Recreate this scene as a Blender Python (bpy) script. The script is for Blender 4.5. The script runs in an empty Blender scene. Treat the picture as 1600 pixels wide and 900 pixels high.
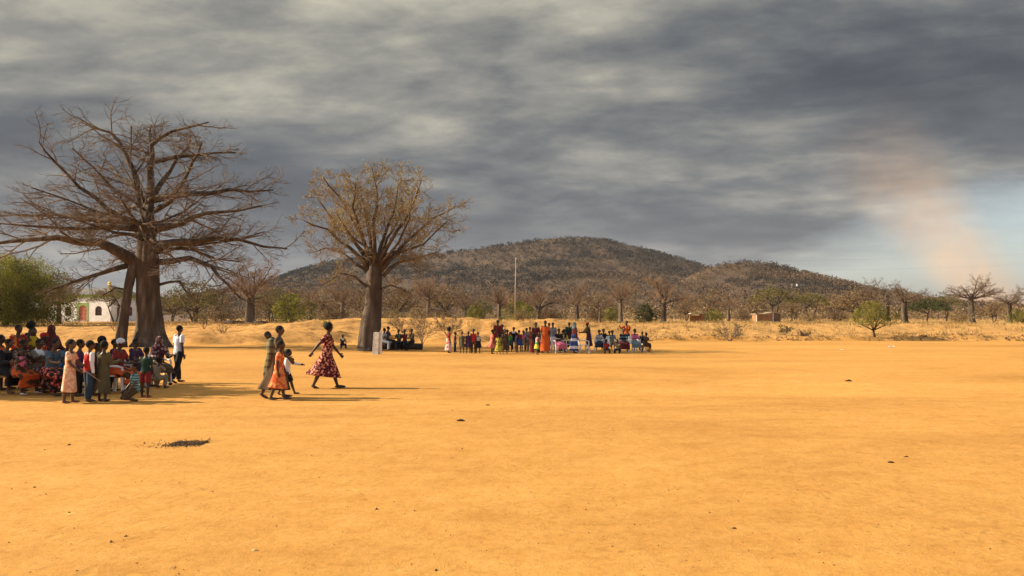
import bpy, math, random
import numpy as np
from mathutils import Vector, Matrix

R = math.radians
scene = bpy.context.scene
COL = scene.collection

# ------------------------------------------------------------------ camera
CAMH = 1.72
cam_d = bpy.data.cameras.new('camera')
cam = bpy.data.objects.new('camera', cam_d)
COL.objects.link(cam)
cam.location = (0, 0, CAMH)
cam.rotation_euler = (R(90 + 2.1), 0, 0)
cam_d.sensor_width = 36
cam_d.lens = 29.95
cam_d.clip_start = 0.1
cam_d.clip_end = 30000
scene.camera = cam

# ------------------------------------------------------------------ world: storm deck ahead, clear sky beyond its edges
SUN_EL = R(30)
SUN_AZ = R(-84)          # measured from +Y towards +X: the sun stands to the left
world = bpy.data.worlds.new('World')
scene.world = world
world.use_nodes = True
wn, wl = world.node_tree.nodes, world.node_tree.links
wn.clear()


def N(nt, typ, **kw):
    n = nt.new(typ)
    for k, v in kw.items():
        if k.startswith('i_'):
            key = k[2:]
            key = int(key) if key.isdigit() else key.replace('_', ' ')
            n.inputs[key].default_value = v
        else:
            setattr(n, k, v)
    return n


def math_node(nt, links, op, a, b=None, c=None, clamp=False):
    n = nt.new('ShaderNodeMath')
    n.operation = op
    n.use_clamp = clamp
    for i, v in enumerate((a, b, c)):
        if v is None:
            continue
        if isinstance(v, (int, float)):
            n.inputs[i].default_value = v
        else:
            links.new(v, n.inputs[i])
    return n.outputs[0]


def ramp(nt, links, fac, stops, interp='LINEAR'):
    n = nt.new('ShaderNodeValToRGB')
    n.color_ramp.interpolation = interp
    el = n.color_ramp.elements
    while len(el) < len(stops):
        el.new(0.5)
    for e, (p, c) in zip(el, stops):
        e.position = p
        e.color = (c[0], c[1], c[2], 1)
    links.new(fac, n.inputs[0])
    return n.outputs[0]


SKY_OFF = (3.1, 1.7, 0)


def build_world():
    M = lambda op, a, b=None, c=None, clamp=False: math_node(wn, wl, op, a, b, c, clamp)
    out = N(wn, 'ShaderNodeOutputWorld')
    sky = N(wn, 'ShaderNodeTexSky')
    sky.sky_type = 'NISHITA'
    sky.sun_disc = False
    sky.sun_elevation = SUN_EL
    sky.sun_rotation = SUN_AZ
    sky.dust_density = 2.5
    sky.air_density = 1.0
    bg_sky = N(wn, 'ShaderNodeBackground')
    bg_sky.inputs['Strength'].default_value = 0.088
    wl.new(sky.outputs[0], bg_sky.inputs['Color'])
    tc = N(wn, 'ShaderNodeTexCoord')
    sep = N(wn, 'ShaderNodeSeparateXYZ')
    wl.new(tc.outputs['Generated'], sep.inputs[0])
    x, y, z = sep.outputs
    zc = M('ADD', M('MAXIMUM', z, 0.0), 0.17)      # the deck curves down towards the horizon
    u = M('DIVIDE', x, zc)
    v = M('DIVIDE', y, zc)
    comb = N(wn, 'ShaderNodeCombineXYZ')
    wl.new(u, comb.inputs[0]); wl.new(v, comb.inputs[1])
    # coverage: the deck ends to the right, far ahead and behind the viewer
    wob = N(wn, 'ShaderNodeTexNoise', i_Scale=0.75, i_Detail=7.0, i_Roughness=0.6)
    wl.new(comb.outputs[0], wob.inputs['Vector'])
    w = M('MULTIPLY', M('SUBTRACT', wob.outputs[0], 0.5), 3.4)
    e1 = M('MULTIPLY', M('SUBTRACT', M('ADD', u, M('MULTIPLY', v, 0.30)), 2.55), 1.7)
    e2 = M('MULTIPLY', M('SUBTRACT', v, 4.75), 1.4)
    e3 = M('MULTIPLY', M('SUBTRACT', 0.2, v), 1.0)
    e = M('ADD', M('MAXIMUM', M('MAXIMUM', e1, e2), e3), w)
    clear = M('SMOOTH_MIN', M('ADD', M('MULTIPLY', e, 0.6), 0.3, clamp=True), 0.95, 0.1)
    # cloud streets run from the lower left to the upper right
    mp = N(wn, 'ShaderNodeMapping')
    mp.inputs['Rotation'].default_value = (0, 0, R(35))
    mp.inputs['Scale'].default_value = (0.75, 1.0, 1)
    mp.inputs['Location'].default_value = SKY_OFF
    wl.new(comb.outputs[0], mp.inputs[0])
    big = N(wn, 'ShaderNodeTexNoise', i_Scale=0.95, i_Detail=2.0, i_Roughness=0.5)
    mid = N(wn, 'ShaderNodeTexNoise', i_Scale=1.7, i_Detail=10.0, i_Roughness=0.6, i_Distortion=0.2)
    puff = N(wn, 'ShaderNodeTexNoise', i_Scale=1.5, i_Detail=6.0, i_Roughness=0.55, i_Distortion=0.4)
    fine = N(wn, 'ShaderNodeTexNoise', i_Scale=5.0, i_Detail=8.0, i_Roughness=0.58, i_Distortion=0.1)
    for q in (big, mid, fine, puff): wl.new(mp.outputs[0], q.inputs['Vector'])
    b = M('ADD', M('MULTIPLY', big.outputs[0], 0.55), M('ADD', M('MULTIPLY', mid.outputs[0], 0.60), M('MULTIPLY', M('SUBTRACT', fine.outputs[0], .18), 0.26)))
    b = M('ADD', b, M('MULTIPLY', M('SUBTRACT', M('ABSOLUTE', M('SUBTRACT', puff.outputs[0], 0.5)), 0.07), 0.80))      # billows with dark creases
    # thinner (brighter) deck overhead and towards its ragged edge
    b = M('ADD', b, M('MULTIPLY', M('SUBTRACT', z, 0.19), 0.9))
    b = M('ADD', b, M('MULTIPLY', M('ADD', M('MULTIPLY', e, 0.45), 0.75, clamp=True), 0.16))
    c = ramp(wn, wl, b, [(0.47, (0.016, 0.022, 0.033)), (0.58, (0.035, 0.042, 0.052)),
                         (0.67, (0.071, 0.075, 0.078)), (0.77, (0.132, 0.130, 0.117)), (0.92, (0.280, 0.262, 0.205))])
    bg_c = N(wn, 'ShaderNodeBackground')
    bg_c.inputs['Strength'].default_value = 1.0
    wl.new(c, bg_c.inputs['Color'])
    mix = N(wn, 'ShaderNodeMixShader')
    wl.new(clear, mix.inputs[0])
    wl.new(bg_c.outputs[0], mix.inputs[1]); wl.new(bg_sky.outputs[0], mix.inputs[2])
    wl.new(mix.outputs[0], out.inputs[0])


build_world()

sun_d = bpy.data.lights.new('sun', 'SUN')
sun_d.energy = 4.6
sun_d.angle = R(0.6)
sun_d.color = (1.0, 0.84, 0.62)
sun = bpy.data.objects.new('sun', sun_d)
COL.objects.link(sun)
sdir = Vector((math.sin(SUN_AZ) * math.cos(SUN_EL), math.cos(SUN_AZ) * math.cos(SUN_EL), math.sin(SUN_EL)))
sun.rotation_euler = sdir.to_track_quat('Z', 'Y').to_euler()
sun.location = (-40, 0, 40)

vs = scene.view_settings
vs.view_transform = 'Standard'
vs.look = 'None'
vs.gamma = 1.0
vs.exposure = 1.06
vs.use_curve_mapping = False
try:
    scene.cycles.volume_bounces = 1
    scene.cycles.max_bounces = 6
    scene.cycles.transparent_max_bounces = 8
except Exception:
    pass

# ------------------------------------------------------------------ helpers


def tag(o, label=None, cat=None, group=None, kind=None):
    if label: o['label'] = label
    if cat: o['category'] = cat
    if group: o['group'] = group
    if kind: o['kind'] = kind
    return o


def hash2(ix, iy, seed):
    h = (ix.astype(np.int64) * 374761393 + iy.astype(np.int64) * 668265263 + seed * 974634777) & 0xffffffff
    h = ((h ^ (h >> 13)) * 1274126177) & 0xffffffff
    h = h ^ (h >> 16)
    return (h & 0xffff) / 65535.0


def vnoise(x, y, seed=0):
    x = np.asarray(x, float); y = np.asarray(y, float)
    ix = np.floor(x); iy = np.floor(y)
    fx = x - ix; fy = y - iy
    fx = fx * fx * fx * (fx * (fx * 6 - 15) + 10); fy = fy * fy * fy * (fy * (fy * 6 - 15) + 10)
    a = hash2(ix, iy, seed); b = hash2(ix + 1, iy, seed); c = hash2(ix, iy + 1, seed); d = hash2(ix + 1, iy + 1, seed)
    return (a * (1 - fx) + b * fx) * (1 - fy) + (c * (1 - fx) + d * fx) * fy


def fbm(x, y, seed=0, oct=4, rough=0.5):
    s = 0; a = 1; t = 0
    for i in range(oct):
        s = s + a * (vnoise(x * 2 ** i, y * 2 ** i, seed + i * 17) - 0.5)
        t += a; a *= rough
    return s / t * 2      # about -1..1


def sstep(a, b, t):
    t = np.clip((t - a) / (b - a), 0, 1)
    return t * t * (3 - 2 * t)


def new_obj(name, me, mat=None, parent=None, loc=None):
    o = bpy.data.objects.new(name, me)
    COL.objects.link(o)
    if mat is not None and me is not None and len(me.materials) == 0:
        me.materials.append(mat)
    if parent is not None:
        o.parent = parent
    if loc is not None:
        o.location = loc
    return o


def empty(name, loc=(0, 0, 0), rz=0.0):
    o = bpy.data.objects.new(name, None)
    COL.objects.link(o)
    o.empty_display_size = 0.2
    o.location = loc
    o.rotation_euler = (0, 0, rz)
    return o


def np_mesh(name, V, F, smooth=False):
    """V (n,3), F (m,k) arrays with one k"""
    me = bpy.data.meshes.new(name)
    V = np.ascontiguousarray(V, np.float32); F = np.ascontiguousarray(F, np.int32)
    m, k = F.shape
    me.vertices.add(len(V)); me.vertices.foreach_set('co', V.ravel())
    me.loops.add(m * k); me.loops.foreach_set('vertex_index', F.ravel())
    me.polygons.add(m)
    me.polygons.foreach_set('loop_start', np.arange(0, m * k, k, dtype=np.int32))
    if smooth:
        me.polygons.foreach_set('use_smooth', np.ones(m, bool))
    me.update(calc_edges=True)
    return me


class MB:
    def __init__(self):
        self.v = []; self.f = []

    def ring_loft(self, rings, cap=True):
        """rings: list of lists of points (same count)"""
        n = len(rings[0]); b = len(self.v)
        for r in rings:
            self.v.extend(r)
        for i in range(len(rings) - 1):
            o = b + i * n
            for j in range(n):
                k = (j + 1) % n
                self.f.append((o + j, o + k, o + n + k, o + n + j))
        if cap:
            self.f.append(tuple(b + j for j in range(n - 1, -1, -1)))
            o = b + (len(rings) - 1) * n
            self.f.append(tuple(o + j for j in range(n)))

    def tube(self, pts, rad, n=5, cap=False):
        m = len(pts); rings = []
        ux, uy, uz = 0, 0, 0
        for i in range(m):
            a = pts[max(i - 1, 0)]; c = pts[min(i + 1, m - 1)]
            tx, ty, tz = c[0] - a[0], c[1] - a[1], c[2] - a[2]
            l = math.sqrt(tx * tx + ty * ty + tz * tz) or 1
            tx /= l; ty /= l; tz /= l
            if i == 0:
                if abs(tz) < 0.9: ux, uy, uz = -ty, tx, 0
                else: ux, uy, uz = 0, -tz, ty
            else:
                d = ux * tx + uy * ty + uz * tz
                ux -= d * tx; uy -= d * ty; uz -= d * tz
            l = math.sqrt(ux * ux + uy * uy + uz * uz) or 1
            ux /= l; uy /= l; uz /= l
            wx, wy, wz = ty * uz - tz * uy, tz * ux - tx * uz, tx * uy - ty * ux
            r = rad[i]; p = pts[i]; ring = []
            for j in range(n):
                ca = math.cos(2 * math.pi * j / n) * r; sa = math.sin(2 * math.pi * j / n) * r
                ring.append((p[0] + ux * ca + wx * sa, p[1] + uy * ca + wy * sa, p[2] + uz * ca + wz * sa))
            rings.append(ring)
        self.ring_loft(rings, cap)

    def box(self, c, s, rz=0.0, taper=1.0):
        b = len(self.v); ca, sa = math.cos(rz), math.sin(rz)
        for dz in (-1, 1):
            k = taper if dz > 0 else 1.0
            for dx, dy in ((-1, -1), (1, -1), (1, 1), (-1, 1)):
                x, y = dx * s[0] / 2 * k, dy * s[1] / 2 * k
                self.v.append((c[0] + x * ca - y * sa, c[1] + x * sa + y * ca, c[2] + dz * s[2] / 2))
        for q in ((3, 2, 1, 0), (4, 5, 6, 7), (0, 1, 5, 4), (1, 2, 6, 5), (2, 3, 7, 6), (3, 0, 4, 7)):
            self.f.append(tuple(b + i for i in q))

    def ellipsoid(self, c, r, nu=10, nv=7, rot=None):
        rings = []
        for i in range(nv + 1):
            th = math.pi * (0.02 + 0.96 * i / nv)
            ring = []
            for j in range(nu):
                a = 2 * math.pi * j / nu
                p = Vector((r[0] * math.sin(th) * math.cos(a), r[1] * math.sin(th) * math.sin(a), -r[2] * math.cos(th)))
                if rot is not None: p = rot @ p
                ring.append((c[0] + p.x, c[1] + p.y, c[2] + p.z))
            rings.append(ring)
        self.ring_loft(rings, True)

    def prism(self, outline, y0, y1):
        """outline in (x,z); extruded along y"""
        n = len(outline); b = len(self.v)
        for yy in (y0, y1):
            for (x, z) in outline: self.v.append((x, yy, z))
        self.f.append(tuple(b + i for i in range(n)))
        self.f.append(tuple(b + n + i for i in range(n - 1, -1, -1)))
        for i in range(n):
            k = (i + 1) % n
            self.f.append((b + k, b + i, b + n + i, b + n + k))

    def mesh(self, name, smooth=False):
        me = bpy.data.meshes.new(name)
        me.from_pydata(self.v, [], self.f)
        if smooth:
            me.polygons.foreach_set('use_smooth', np.ones(len(me.polygons), bool))
        me.update()
        return me

    def build(self, name, mat, parent=None, smooth=False, loc=None):
        return new_obj(name, self.mesh(name, smooth), mat, parent, loc)


# ------------------------------------------------------------------ materials
MATS = {}


def mat_new(name):
    m = bpy.data.materials.new(name)
    m.use_nodes = True
    nt = m.node_tree
    bs = nt.nodes['Principled BSDF']
    bs.inputs['Roughness'].default_value = 0.9
    try: bs.inputs['Specular IOR Level'].default_value = 0.25
    except Exception: pass
    MATS[name] = m
    return m, nt.nodes, nt.links, bs


def mottled(name, c1, c2, scale=3.0, rough=0.9, bump=0.0, bscale=30.0, detail=6, coord='Object', stretch=None, c3=None):
    if name in MATS: return MATS[name]
    m, n, l, bs = mat_new(name)
    tc = N(n, 'ShaderNodeTexCoord')
    src = tc.outputs[coord]
    if stretch:
        mp = N(n, 'ShaderNodeMapping'); mp.inputs['Scale'].default_value = stretch
        l.new(src, mp.inputs[0]); src = mp.outputs[0]
    no = N(n, 'ShaderNodeTexNoise', i_Scale=scale, i_Detail=detail, i_Roughness=0.6)
    l.new(src, no.inputs['Vector'])
    stops = [(0.3, c1), (0.7, c2)] if c3 is None else [(0.3, c1), (0.52, c2), (0.72, c3)]
    l.new(ramp(n, l, no.outputs[0], stops), bs.inputs['Base Color'])
    bs.inputs['Roughness'].default_value = rough
    if bump:
        nb = N(n, 'ShaderNodeTexNoise', i_Scale=bscale, i_Detail=4.0)
        l.new(src, nb.inputs['Vector'])
        bp = N(n, 'ShaderNodeBump', i_Strength=bump, i_Distance=0.03)
        l.new(nb.outputs[0], bp.inputs['Height']); l.new(bp.outputs[0], bs.inputs['Normal'])
    return m


def tinted(name, stops, rough=0.9, trans=0.0, attr='tint'):
    """leaf / twig colours picked by a per-clump attribute"""
    if name in MATS: return MATS[name]
    m, n, l, bs = mat_new(name)
    at = N(n, 'ShaderNodeAttribute', attribute_name=attr)
    c = ramp(n, l, at.outputs['Fac'], stops)
    l.new(c, bs.inputs['Base Color'])
    bs.inputs['Roughness'].default_value = rough
    if trans:
        tr = N(n, 'ShaderNodeBsdfTranslucent')
        l.new(c, tr.inputs['Color'])
        mx = N(n, 'ShaderNodeMixShader', i_0=trans)
        l.new(bs.outputs[0], mx.inputs[1]); l.new(tr.outputs[0], mx.inputs[2])
        l.new(mx.outputs[0], n['Material Output'].inputs[0])
    return m


# ------------------------------------------------------------------ terrain
def terrain(x, y):
    x = np.asarray(x, float); y = np.asarray(y, float)
    foot = 58 + 5 * sstep(-22, -6, x) + 5 * sstep(2, 14, x) + 1.6 * fbm(x / 7, y / 30, 3, 3)
    t = y - foot
    rough = fbm(x / 2.3, y / 2.0, 5, 4) * 0.5
    # left: eroded step, then a flat shelf
    zl = 0.72 * sstep(-0.4, 3.6, t + 1.3 * rough) + 0.35 * sstep(9, 45, t)
    # middle: step, then a spoil mound to eye level
    zm = 0.78 * sstep(-0.4, 3.4, t + 1.3 * rough) + 0.85 * sstep(4.5, 9.5, t + 1.6 * rough) - 0.45 * sstep(12, 22, t)
    # right: low grassy bank
    zr = 0.30 * sstep(-0.3, 0.8, t + 1.0 * rough) + 0.85 * sstep(0.5, 13, t)
    wm = sstep(-24, -15, x) * (1 - sstep(3, 9, x))
    wr = sstep(3, 9, x)
    wl_ = 1 - np.clip(wm + wr, 0, 1)
    z = zl * wl_ + zm * wm + zr * wr
    bank = sstep(-0.5, 1.0, t) * (1 - sstep(22, 40, t))
    rid = 1 - np.abs(fbm(x / 2.4, y / 1.9, 9, 4)) * 2.2
    z = z + bank * (0.26 * fbm(x / 4.0, y / 2.6, 10, 4) + 0.20 * (rid - 0.55) * (1 - 0.6 * wr) + 0.10 * fbm(x / 0.8, y / 0.8, 21, 3))
    far = sstep(25, 60, t)
    z = z + far * (0.0022 * np.clip(y - 90, 0, 500) + 0.12 * fbm(x / 14, y / 14, 31, 3))
    # the pitch itself is nearly level
    z = z + (1 - sstep(-1, 1, t)) * 0.035 * fbm(x / 5, y / 5, 41, 3) * sstep(3, 12, np.abs(y) + np.abs(x) * 0.5)
    return z


def tz(x, y):
    return float(terrain(np.array([x]), np.array([y]))[0])


F_PX = 1331.0


def gx(px, D):
    return (px - 800.0) / F_PX * D


def build_ground():
    ys = np.concatenate([np.arange(-60, 0, 6), np.arange(0, 50, 1.0), np.arange(50, 90, 0.24), np.arange(90, 100, 0.5), np.arange(100, 180, 2.0),
                         np.arange(180, 600, 15), np.geomspace(600, 9000, 28)])
    xs_in = np.arange(-62, 62.01, 0.33)
    out = np.geomspace(63, 9000, 42)
    xs = np.concatenate([-out[::-1], xs_in, out])
    X, Y = np.meshgrid(xs, ys)
    Z = terrain(X, Y)
    V = np.stack([X.ravel(), Y.ravel(), Z.ravel()], 1)
    ny, nx = X.shape
    i = np.arange(ny - 1)[:, None] * nx + np.arange(nx - 1)[None, :]
    i = i.ravel()
    F = np.stack([i, i + 1, i + nx + 1, i + nx], 1)
    me = np_mesh('ground', V, F, True)
    foot = 58 + 5 * sstep(-22, -6, X) + 5 * sstep(2, 14, X)
    t = (Y - foot)
    dry = sstep(30, 62, t + 12 * fbm(X / 18, Y / 18, 77, 3)) + 0.55 * sstep(1, 5, t + 3 * fbm(X / 4, Y / 3, 78, 3)) * sstep(2, 12, X)
    dry = np.clip(dry, 0, 1)
    a = me.attributes.new('dry', 'FLOAT', 'POINT'); a.data.foreach_set('value', dry.ravel().astype(np.float32))
    bk = np.clip(sstep(-1, 1.5, t) * (1 - sstep(20, 45, t)), 0, 1)
    a = me.attributes.new('bank', 'FLOAT', 'POINT'); a.data.foreach_set('value', bk.ravel().astype(np.float32))
    m, n, l, bs = mat_new('orange_earth')
    tc = N(n, 'ShaderNodeTexCoord'); src = tc.outputs['Object']
    MX = lambda f, a, b, t='MIX': mixc(n, l, f, a, b, t)
    n1 = N(n, 'ShaderNodeTexNoise', i_Scale=0.28, i_Detail=7.0, i_Roughness=0.65)
    n2 = N(n, 'ShaderNodeTexNoise', i_Scale=2.6, i_Detail=9.0, i_Roughness=0.72)
    n3 = N(n, 'ShaderNodeTexNoise', i_Scale=55.0, i_Detail=6.0, i_Roughness=0.75)
    n5 = N(n, 'ShaderNodeTexNoise', i_Scale=12.0, i_Detail=7.0, i_Roughness=0.7)
    for q in (n1, n2, n3, n5): l.new(src, q.inputs['Vector'])
    # scuffs and footprints: shallow dents that come in trodden patches
    wv = N(n, 'ShaderNodeTexNoise', i_Scale=1.2, i_Detail=2.0); l.new(src, wv.inputs['Vector'])
    wadd = N(n, 'ShaderNodeVectorMath', operation='MULTIPLY_ADD'); wadd.inputs[1].default_value = (.8, .8, .8)
    l.new(wv.outputs['Color'], wadd.inputs[0]); l.new(src, wadd.inputs[2])
    vo = N(n, 'ShaderNodeTexVoronoi', i_Scale=3.1, i_Randomness=1.0); l.new(wadd.outputs[0], vo.inputs['Vector'])
    dent = ramp(n, l, vo.outputs['Distance'], [(0.06, (0, 0, 0)), (0.26, (1, 1, 1))])
    tp = N(n, 'ShaderNodeTexNoise', i_Scale=0.45, i_Detail=3.0); l.new(src, tp.inputs['Vector'])
    tread = ramp(n, l, tp.outputs[0], [(0.42, (0, 0, 0)), (0.62, (1, 1, 1))])
    c = ramp(n, l, n1.outputs[0], [(0.30, (0.42, 0.198, 0.046)), (0.50, (0.53, 0.272, 0.068)), (0.70, (0.61, 0.320, 0.088))])
    c2 = ramp(n, l, n2.outputs[0], [(0.30, (0.40, 0.176, 0.038)), (0.5, (0.53, 0.270, 0.068)), (0.72, (0.64, 0.355, 0.112))])
    c = MX(0.5, c, c2)
    # worn lanes and paler drifts, tens of metres long
    mpw = N(n, 'ShaderNodeMapping'); mpw.inputs['Rotation'].default_value = (0, 0, R(-14)); mpw.inputs['Scale'].default_value = (0.35, 1.0, 1.0)
    l.new(src, mpw.inputs[0])
    n6 = N(n, 'ShaderNodeTexNoise', i_Scale=0.16, i_Detail=8.0, i_Roughness=0.68, i_Distortion=0.8); l.new(mpw.outputs[0], n6.inputs['Vector'])
    c6 = ramp(n, l, n6.outputs[0], [(0.34, (0.80, 0.77, 0.73)), (0.48, (0.98, 0.98, 0.97)), (0.66, (1.13, 1.15, 1.18))])
    c = MX(0.9, c, c6, 'MULTIPLY')
    c5 = ramp(n, l, n5.outputs[0], [(0.30, (0.72, 0.68, 0.62)), (0.48, (0.98, 0.98, 0.98)), (0.72, (1.08, 1.09, 1.10))])
    c = MX(0.7, c, c5, 'MULTIPLY')
    c3 = ramp(n, l, n3.outputs[0], [(0.30, (0.50, 0.44, 0.38)), (0.42, (0.96, 0.96, 0.96)), (0.75, (1.10, 1.10, 1.12))])
    c = MX(0.75, c, c3, 'MULTIPLY')
    bank_c = ramp(n, l, n2.outputs[0], [(0.32, (0.22, 0.10, 0.03)), (0.47, (0.46, 0.24, 0.075)), (0.7, (0.60, 0.35, 0.12))])
    ab = N(n, 'ShaderNodeAttribute', attribute_name='bank')
    c = MX(ab.outputs['Fac'], c, bank_c)
    dry_c = ramp(n, l, n2.outputs[0], [(0.3, (0.26, 0.14, 0.048)), (0.5, (0.42, 0.235, 0.078)), (0.7, (0.50, 0.31, 0.115))])
    ad = N(n, 'ShaderNodeAttribute', attribute_name='dry')
    c = MX(ad.outputs['Fac'], c, dry_c)
    l.new(c, bs.inputs['Base Color'])
    bs.inputs['Roughness'].default_value = 0.97
    bs.inputs['Specular IOR Level'].default_value = 0.1
    A = lambda op, p, q: math_node(n, l, op, p, q)
    h = A('ADD', A('MULTIPLY', n2.outputs[0], 0.9), A('ADD', A('MULTIPLY', n3.outputs[0], 0.22), A('MULTIPLY', n5.outputs[0], 0.40)))
    h = A('ADD', h, A('MULTIPLY', A('MULTIPLY', dent, tread), 0.38))
    bp = N(n, 'ShaderNodeBump', i_Strength=0.55, i_Distance=0.05)
    l.new(h, bp.inputs['Height']); l.new(bp.outputs[0], bs.inputs['Normal'])
    o = new_obj('ground', me, m)
    tag(o, kind='structure', label='orange sandy open ground with an eroded bank behind it')
    return o


def mixc(n, l, f, a, b, typ='MIX'):
    q = n.new('ShaderNodeMix'); q.data_type = 'RGBA'; q.blend_type = typ
    if isinstance(f, (int, float)): q.inputs[0].default_value = f
    else: l.new(f, q.inputs[0])
    for s, val in ((6, a), (7, b)):
        if isinstance(val, tuple): q.inputs[s].default_value = (*val, 1)
        else: l.new(val, q.inputs[s])
    return q.outputs[2]


build_ground()

# ------------------------------------------------------------------ hills


def clump_cloud(rng, centers, sizes, k, tri, flat=0.8, tints=None, shell=True):
    """k small triangles spread through an ellipsoid about each centre; returns V, F, tint per vertex"""
    n = len(centers)
    d = rng.normal(size=(n, k, 3)); d /= np.linalg.norm(d, axis=2, keepdims=True)
    rr = rng.uniform(0.35 if shell else 0.0, 1.0, (n, k, 1)) ** (0.5)
    d[:, :, 2] *= flat
    sz = np.asarray(sizes).reshape(n, 1, 1)
    c = centers[:, None, :] + d * rr * sz
    a = rng.normal(size=(n, k, 3)); a /= np.linalg.norm(a, axis=2, keepdims=True)
    b = np.cross(a, rng.normal(size=(n, k, 3))); b /= np.linalg.norm(b, axis=2, keepdims=True) + 1e-9
    ts = (np.asarray(tri).reshape(-1, 1, 1) if np.ndim(tri) else tri) * rng.uniform(0.6, 1.3, (n, k, 1))
    p = np.stack([c - a * ts * 0.5, c + a * ts * 0.5, c + b * ts * 0.9], 2).reshape(-1, 3)
    F = np.arange(len(p)).reshape(-1, 3)
    if tints is None: tints = rng.uniform(0, 1, n)
    tt = np.repeat(tints[:, None], k, 1) + rng.uniform(-0.12, 0.12, (n, k))
    return p, F, np.repeat(np.clip(tt, 0, 1).ravel(), 3)


def cloud_obj(name, P, F, T, mat, parent=None):
    me = np_mesh(name, P, F)
    a = me.attributes.new('tint', 'FLOAT', 'POINT'); a.data.foreach_set('value', T.astype(np.float32))
    return new_obj(name, me, mat, parent)


def hill(name, label, prof, Yc, front, back, seed, nshrub, xpad=60, shrub=(1.6, 3.6), base=2.0, col=None, scrubname='hill_scrub', tri=1.5):
    pp = np.array(prof, float)
    px = (pp[:, 0] - 800) / F_PX * Yc
    pz = (499 - pp[:, 1]) / F_PX * Yc + CAMH

    def H(x, y):
        p = np.interp(x, px, pz, left=0, right=0)
        t = np.where(y < Yc, 1 - (Yc - y) / front, 1 - (y - Yc) / back)
        s = np.clip(t, 0, 1)
        s = s ** 1.25 * (1 - 0.15 * np.sin(s * math.pi))
        g = fbm(x / 110, y / 150, seed, 5) + 0.5 * (0.5 - np.abs(fbm(x / 70, y / 200, seed + 9, 3)) * 2)
        hh = p * s * (1 + 0.16 * g * np.sin(np.clip(s, 0, 1) * math.pi)) + base * np.clip(s * 6, 0, 1) - 1.5
        return hh
    xs = np.linspace(px[0] - xpad, px[-1] + xpad, 150)
    ys = np.concatenate([np.linspace(Yc - front, Yc, 60), np.linspace(Yc, Yc + back, 16)[1:]])
    X, Y = np.meshgrid(xs, ys)
    Z = H(X, Y)
    V = np.stack([X.ravel(), Y.ravel(), Z.ravel()], 1)
    ny, nx = X.shape
    i = (np.arange(ny - 1)[:, None] * nx + np.arange(nx - 1)[None, :]).ravel()
    F = np.stack([i, i + 1, i + nx + 1, i + nx], 1)
    mat = mottled('hill_earth', (0.05, 0.031, 0.018), (0.118, 0.070, 0.036), 0.02, detail=8)
    o = new_obj(name, np_mesh(name, V, F, True), mat)
    tag(o, label=label, kind='structure')
    if nshrub:
        rng = np.random.default_rng(seed)
        x = rng.uniform(px[0], px[-1], nshrub)
        y = Yc - front * 0.98 * rng.uniform(0, 1, nshrub) ** 1.1 + 25
        z = H(x, y)
        s = rng.uniform(shrub[0], shrub[1], nshrub)
        gap = fbm(x / 45, y / 60, seed + 6, 4) + rng.uniform(-.35, .35, nshrub)
        s = s * np.where(gap < -0.22, 0.35, 1.0) * (1 + 0.35 * fbm(x / 30, y / 30, seed + 7, 2))
        big = rng.uniform(0, 1, nshrub) > 0.94
        s[big] *= 1.35
        C = np.stack([x, y, z + s * 0.55], 1)
        # cloud shadow painted into the scrub colour: dark crest, warm sunlit lower slopes
        hgt = np.clip((z - 8) / 85, 0, 1)
        tint = np.clip(0.72 - 0.62 * sstep(0.25, 0.75, hgt + 0.55 * fbm(x / 120, y / 160, seed + 4, 3)) + rng.normal(0, 0.13, nshrub), 0, 1)
        P, F, T = clump_cloud(rng, C, s, 18, s * 0.40, 0.75, tint)
        m = tinted('hill_scrub_leaf', [(0.0, (0.026, 0.020, 0.012)), (0.3, (0.054, 0.036, 0.019)), (0.6, (0.115, 0.068, 0.033)), (1.0, (0.18, 0.115, 0.056))])
        so = cloud_obj(scrubname, P, F, T, m)
        tag(so, kind='stuff', label='grey brown dry scrub covering the ' + label.split(' with')[0], cat='scrub')
    return H


main_prof = [(250, 500), (330, 478), (390, 455), (430, 440), (450, 430), (480, 418), (510, 410), (550, 405), (600, 403), (650, 401), (700, 395),
             (750, 389), (800, 381.5), (850, 374.5), (880, 372), (915, 372), (945, 375), (1000, 387), (1060, 403), (1100, 417), (1140, 432), (1200, 455), (1280, 485), (1320, 500)]
sec_prof = [(980, 500), (1030, 462), (1070, 436), (1105, 420), (1130, 415), (1150, 412), (1180, 411), (1210, 414), (1250, 426), (1300, 438), (1340, 448), (1390, 462), (1450, 480), (1520, 499)]
H1 = hill('hill', 'broad wooded hill with a rounded dark crest', main_prof, 1350, 800, 500, 101, 36000)
H2 = hill('low_hill', 'lower wooded hill with a long right shoulder', sec_prof, 980, 480, 300, 202, 13000, scrubname='low_hill_scrub')
far_prof = [(1180, 500), (1300, 478), (1380, 470), (1420, 473), (1470, 466), (1500, 463), (1540, 468), (1600, 474), (1700, 466), (1800, 478), (1900, 499)]
hill('far_ridge', 'far blue ridge with a low outline', far_prof, 7000, 2500, 1200, 303, 0)
far2 = [(-200, 499), (-60, 485), (60, 481), (180, 484), (300, 480), (420, 478), (520, 484), (600, 499)]
hill('far_ridge', 'far low ridge with scrub on the left', far2, 5200, 1500, 900, 304, 0)

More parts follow.
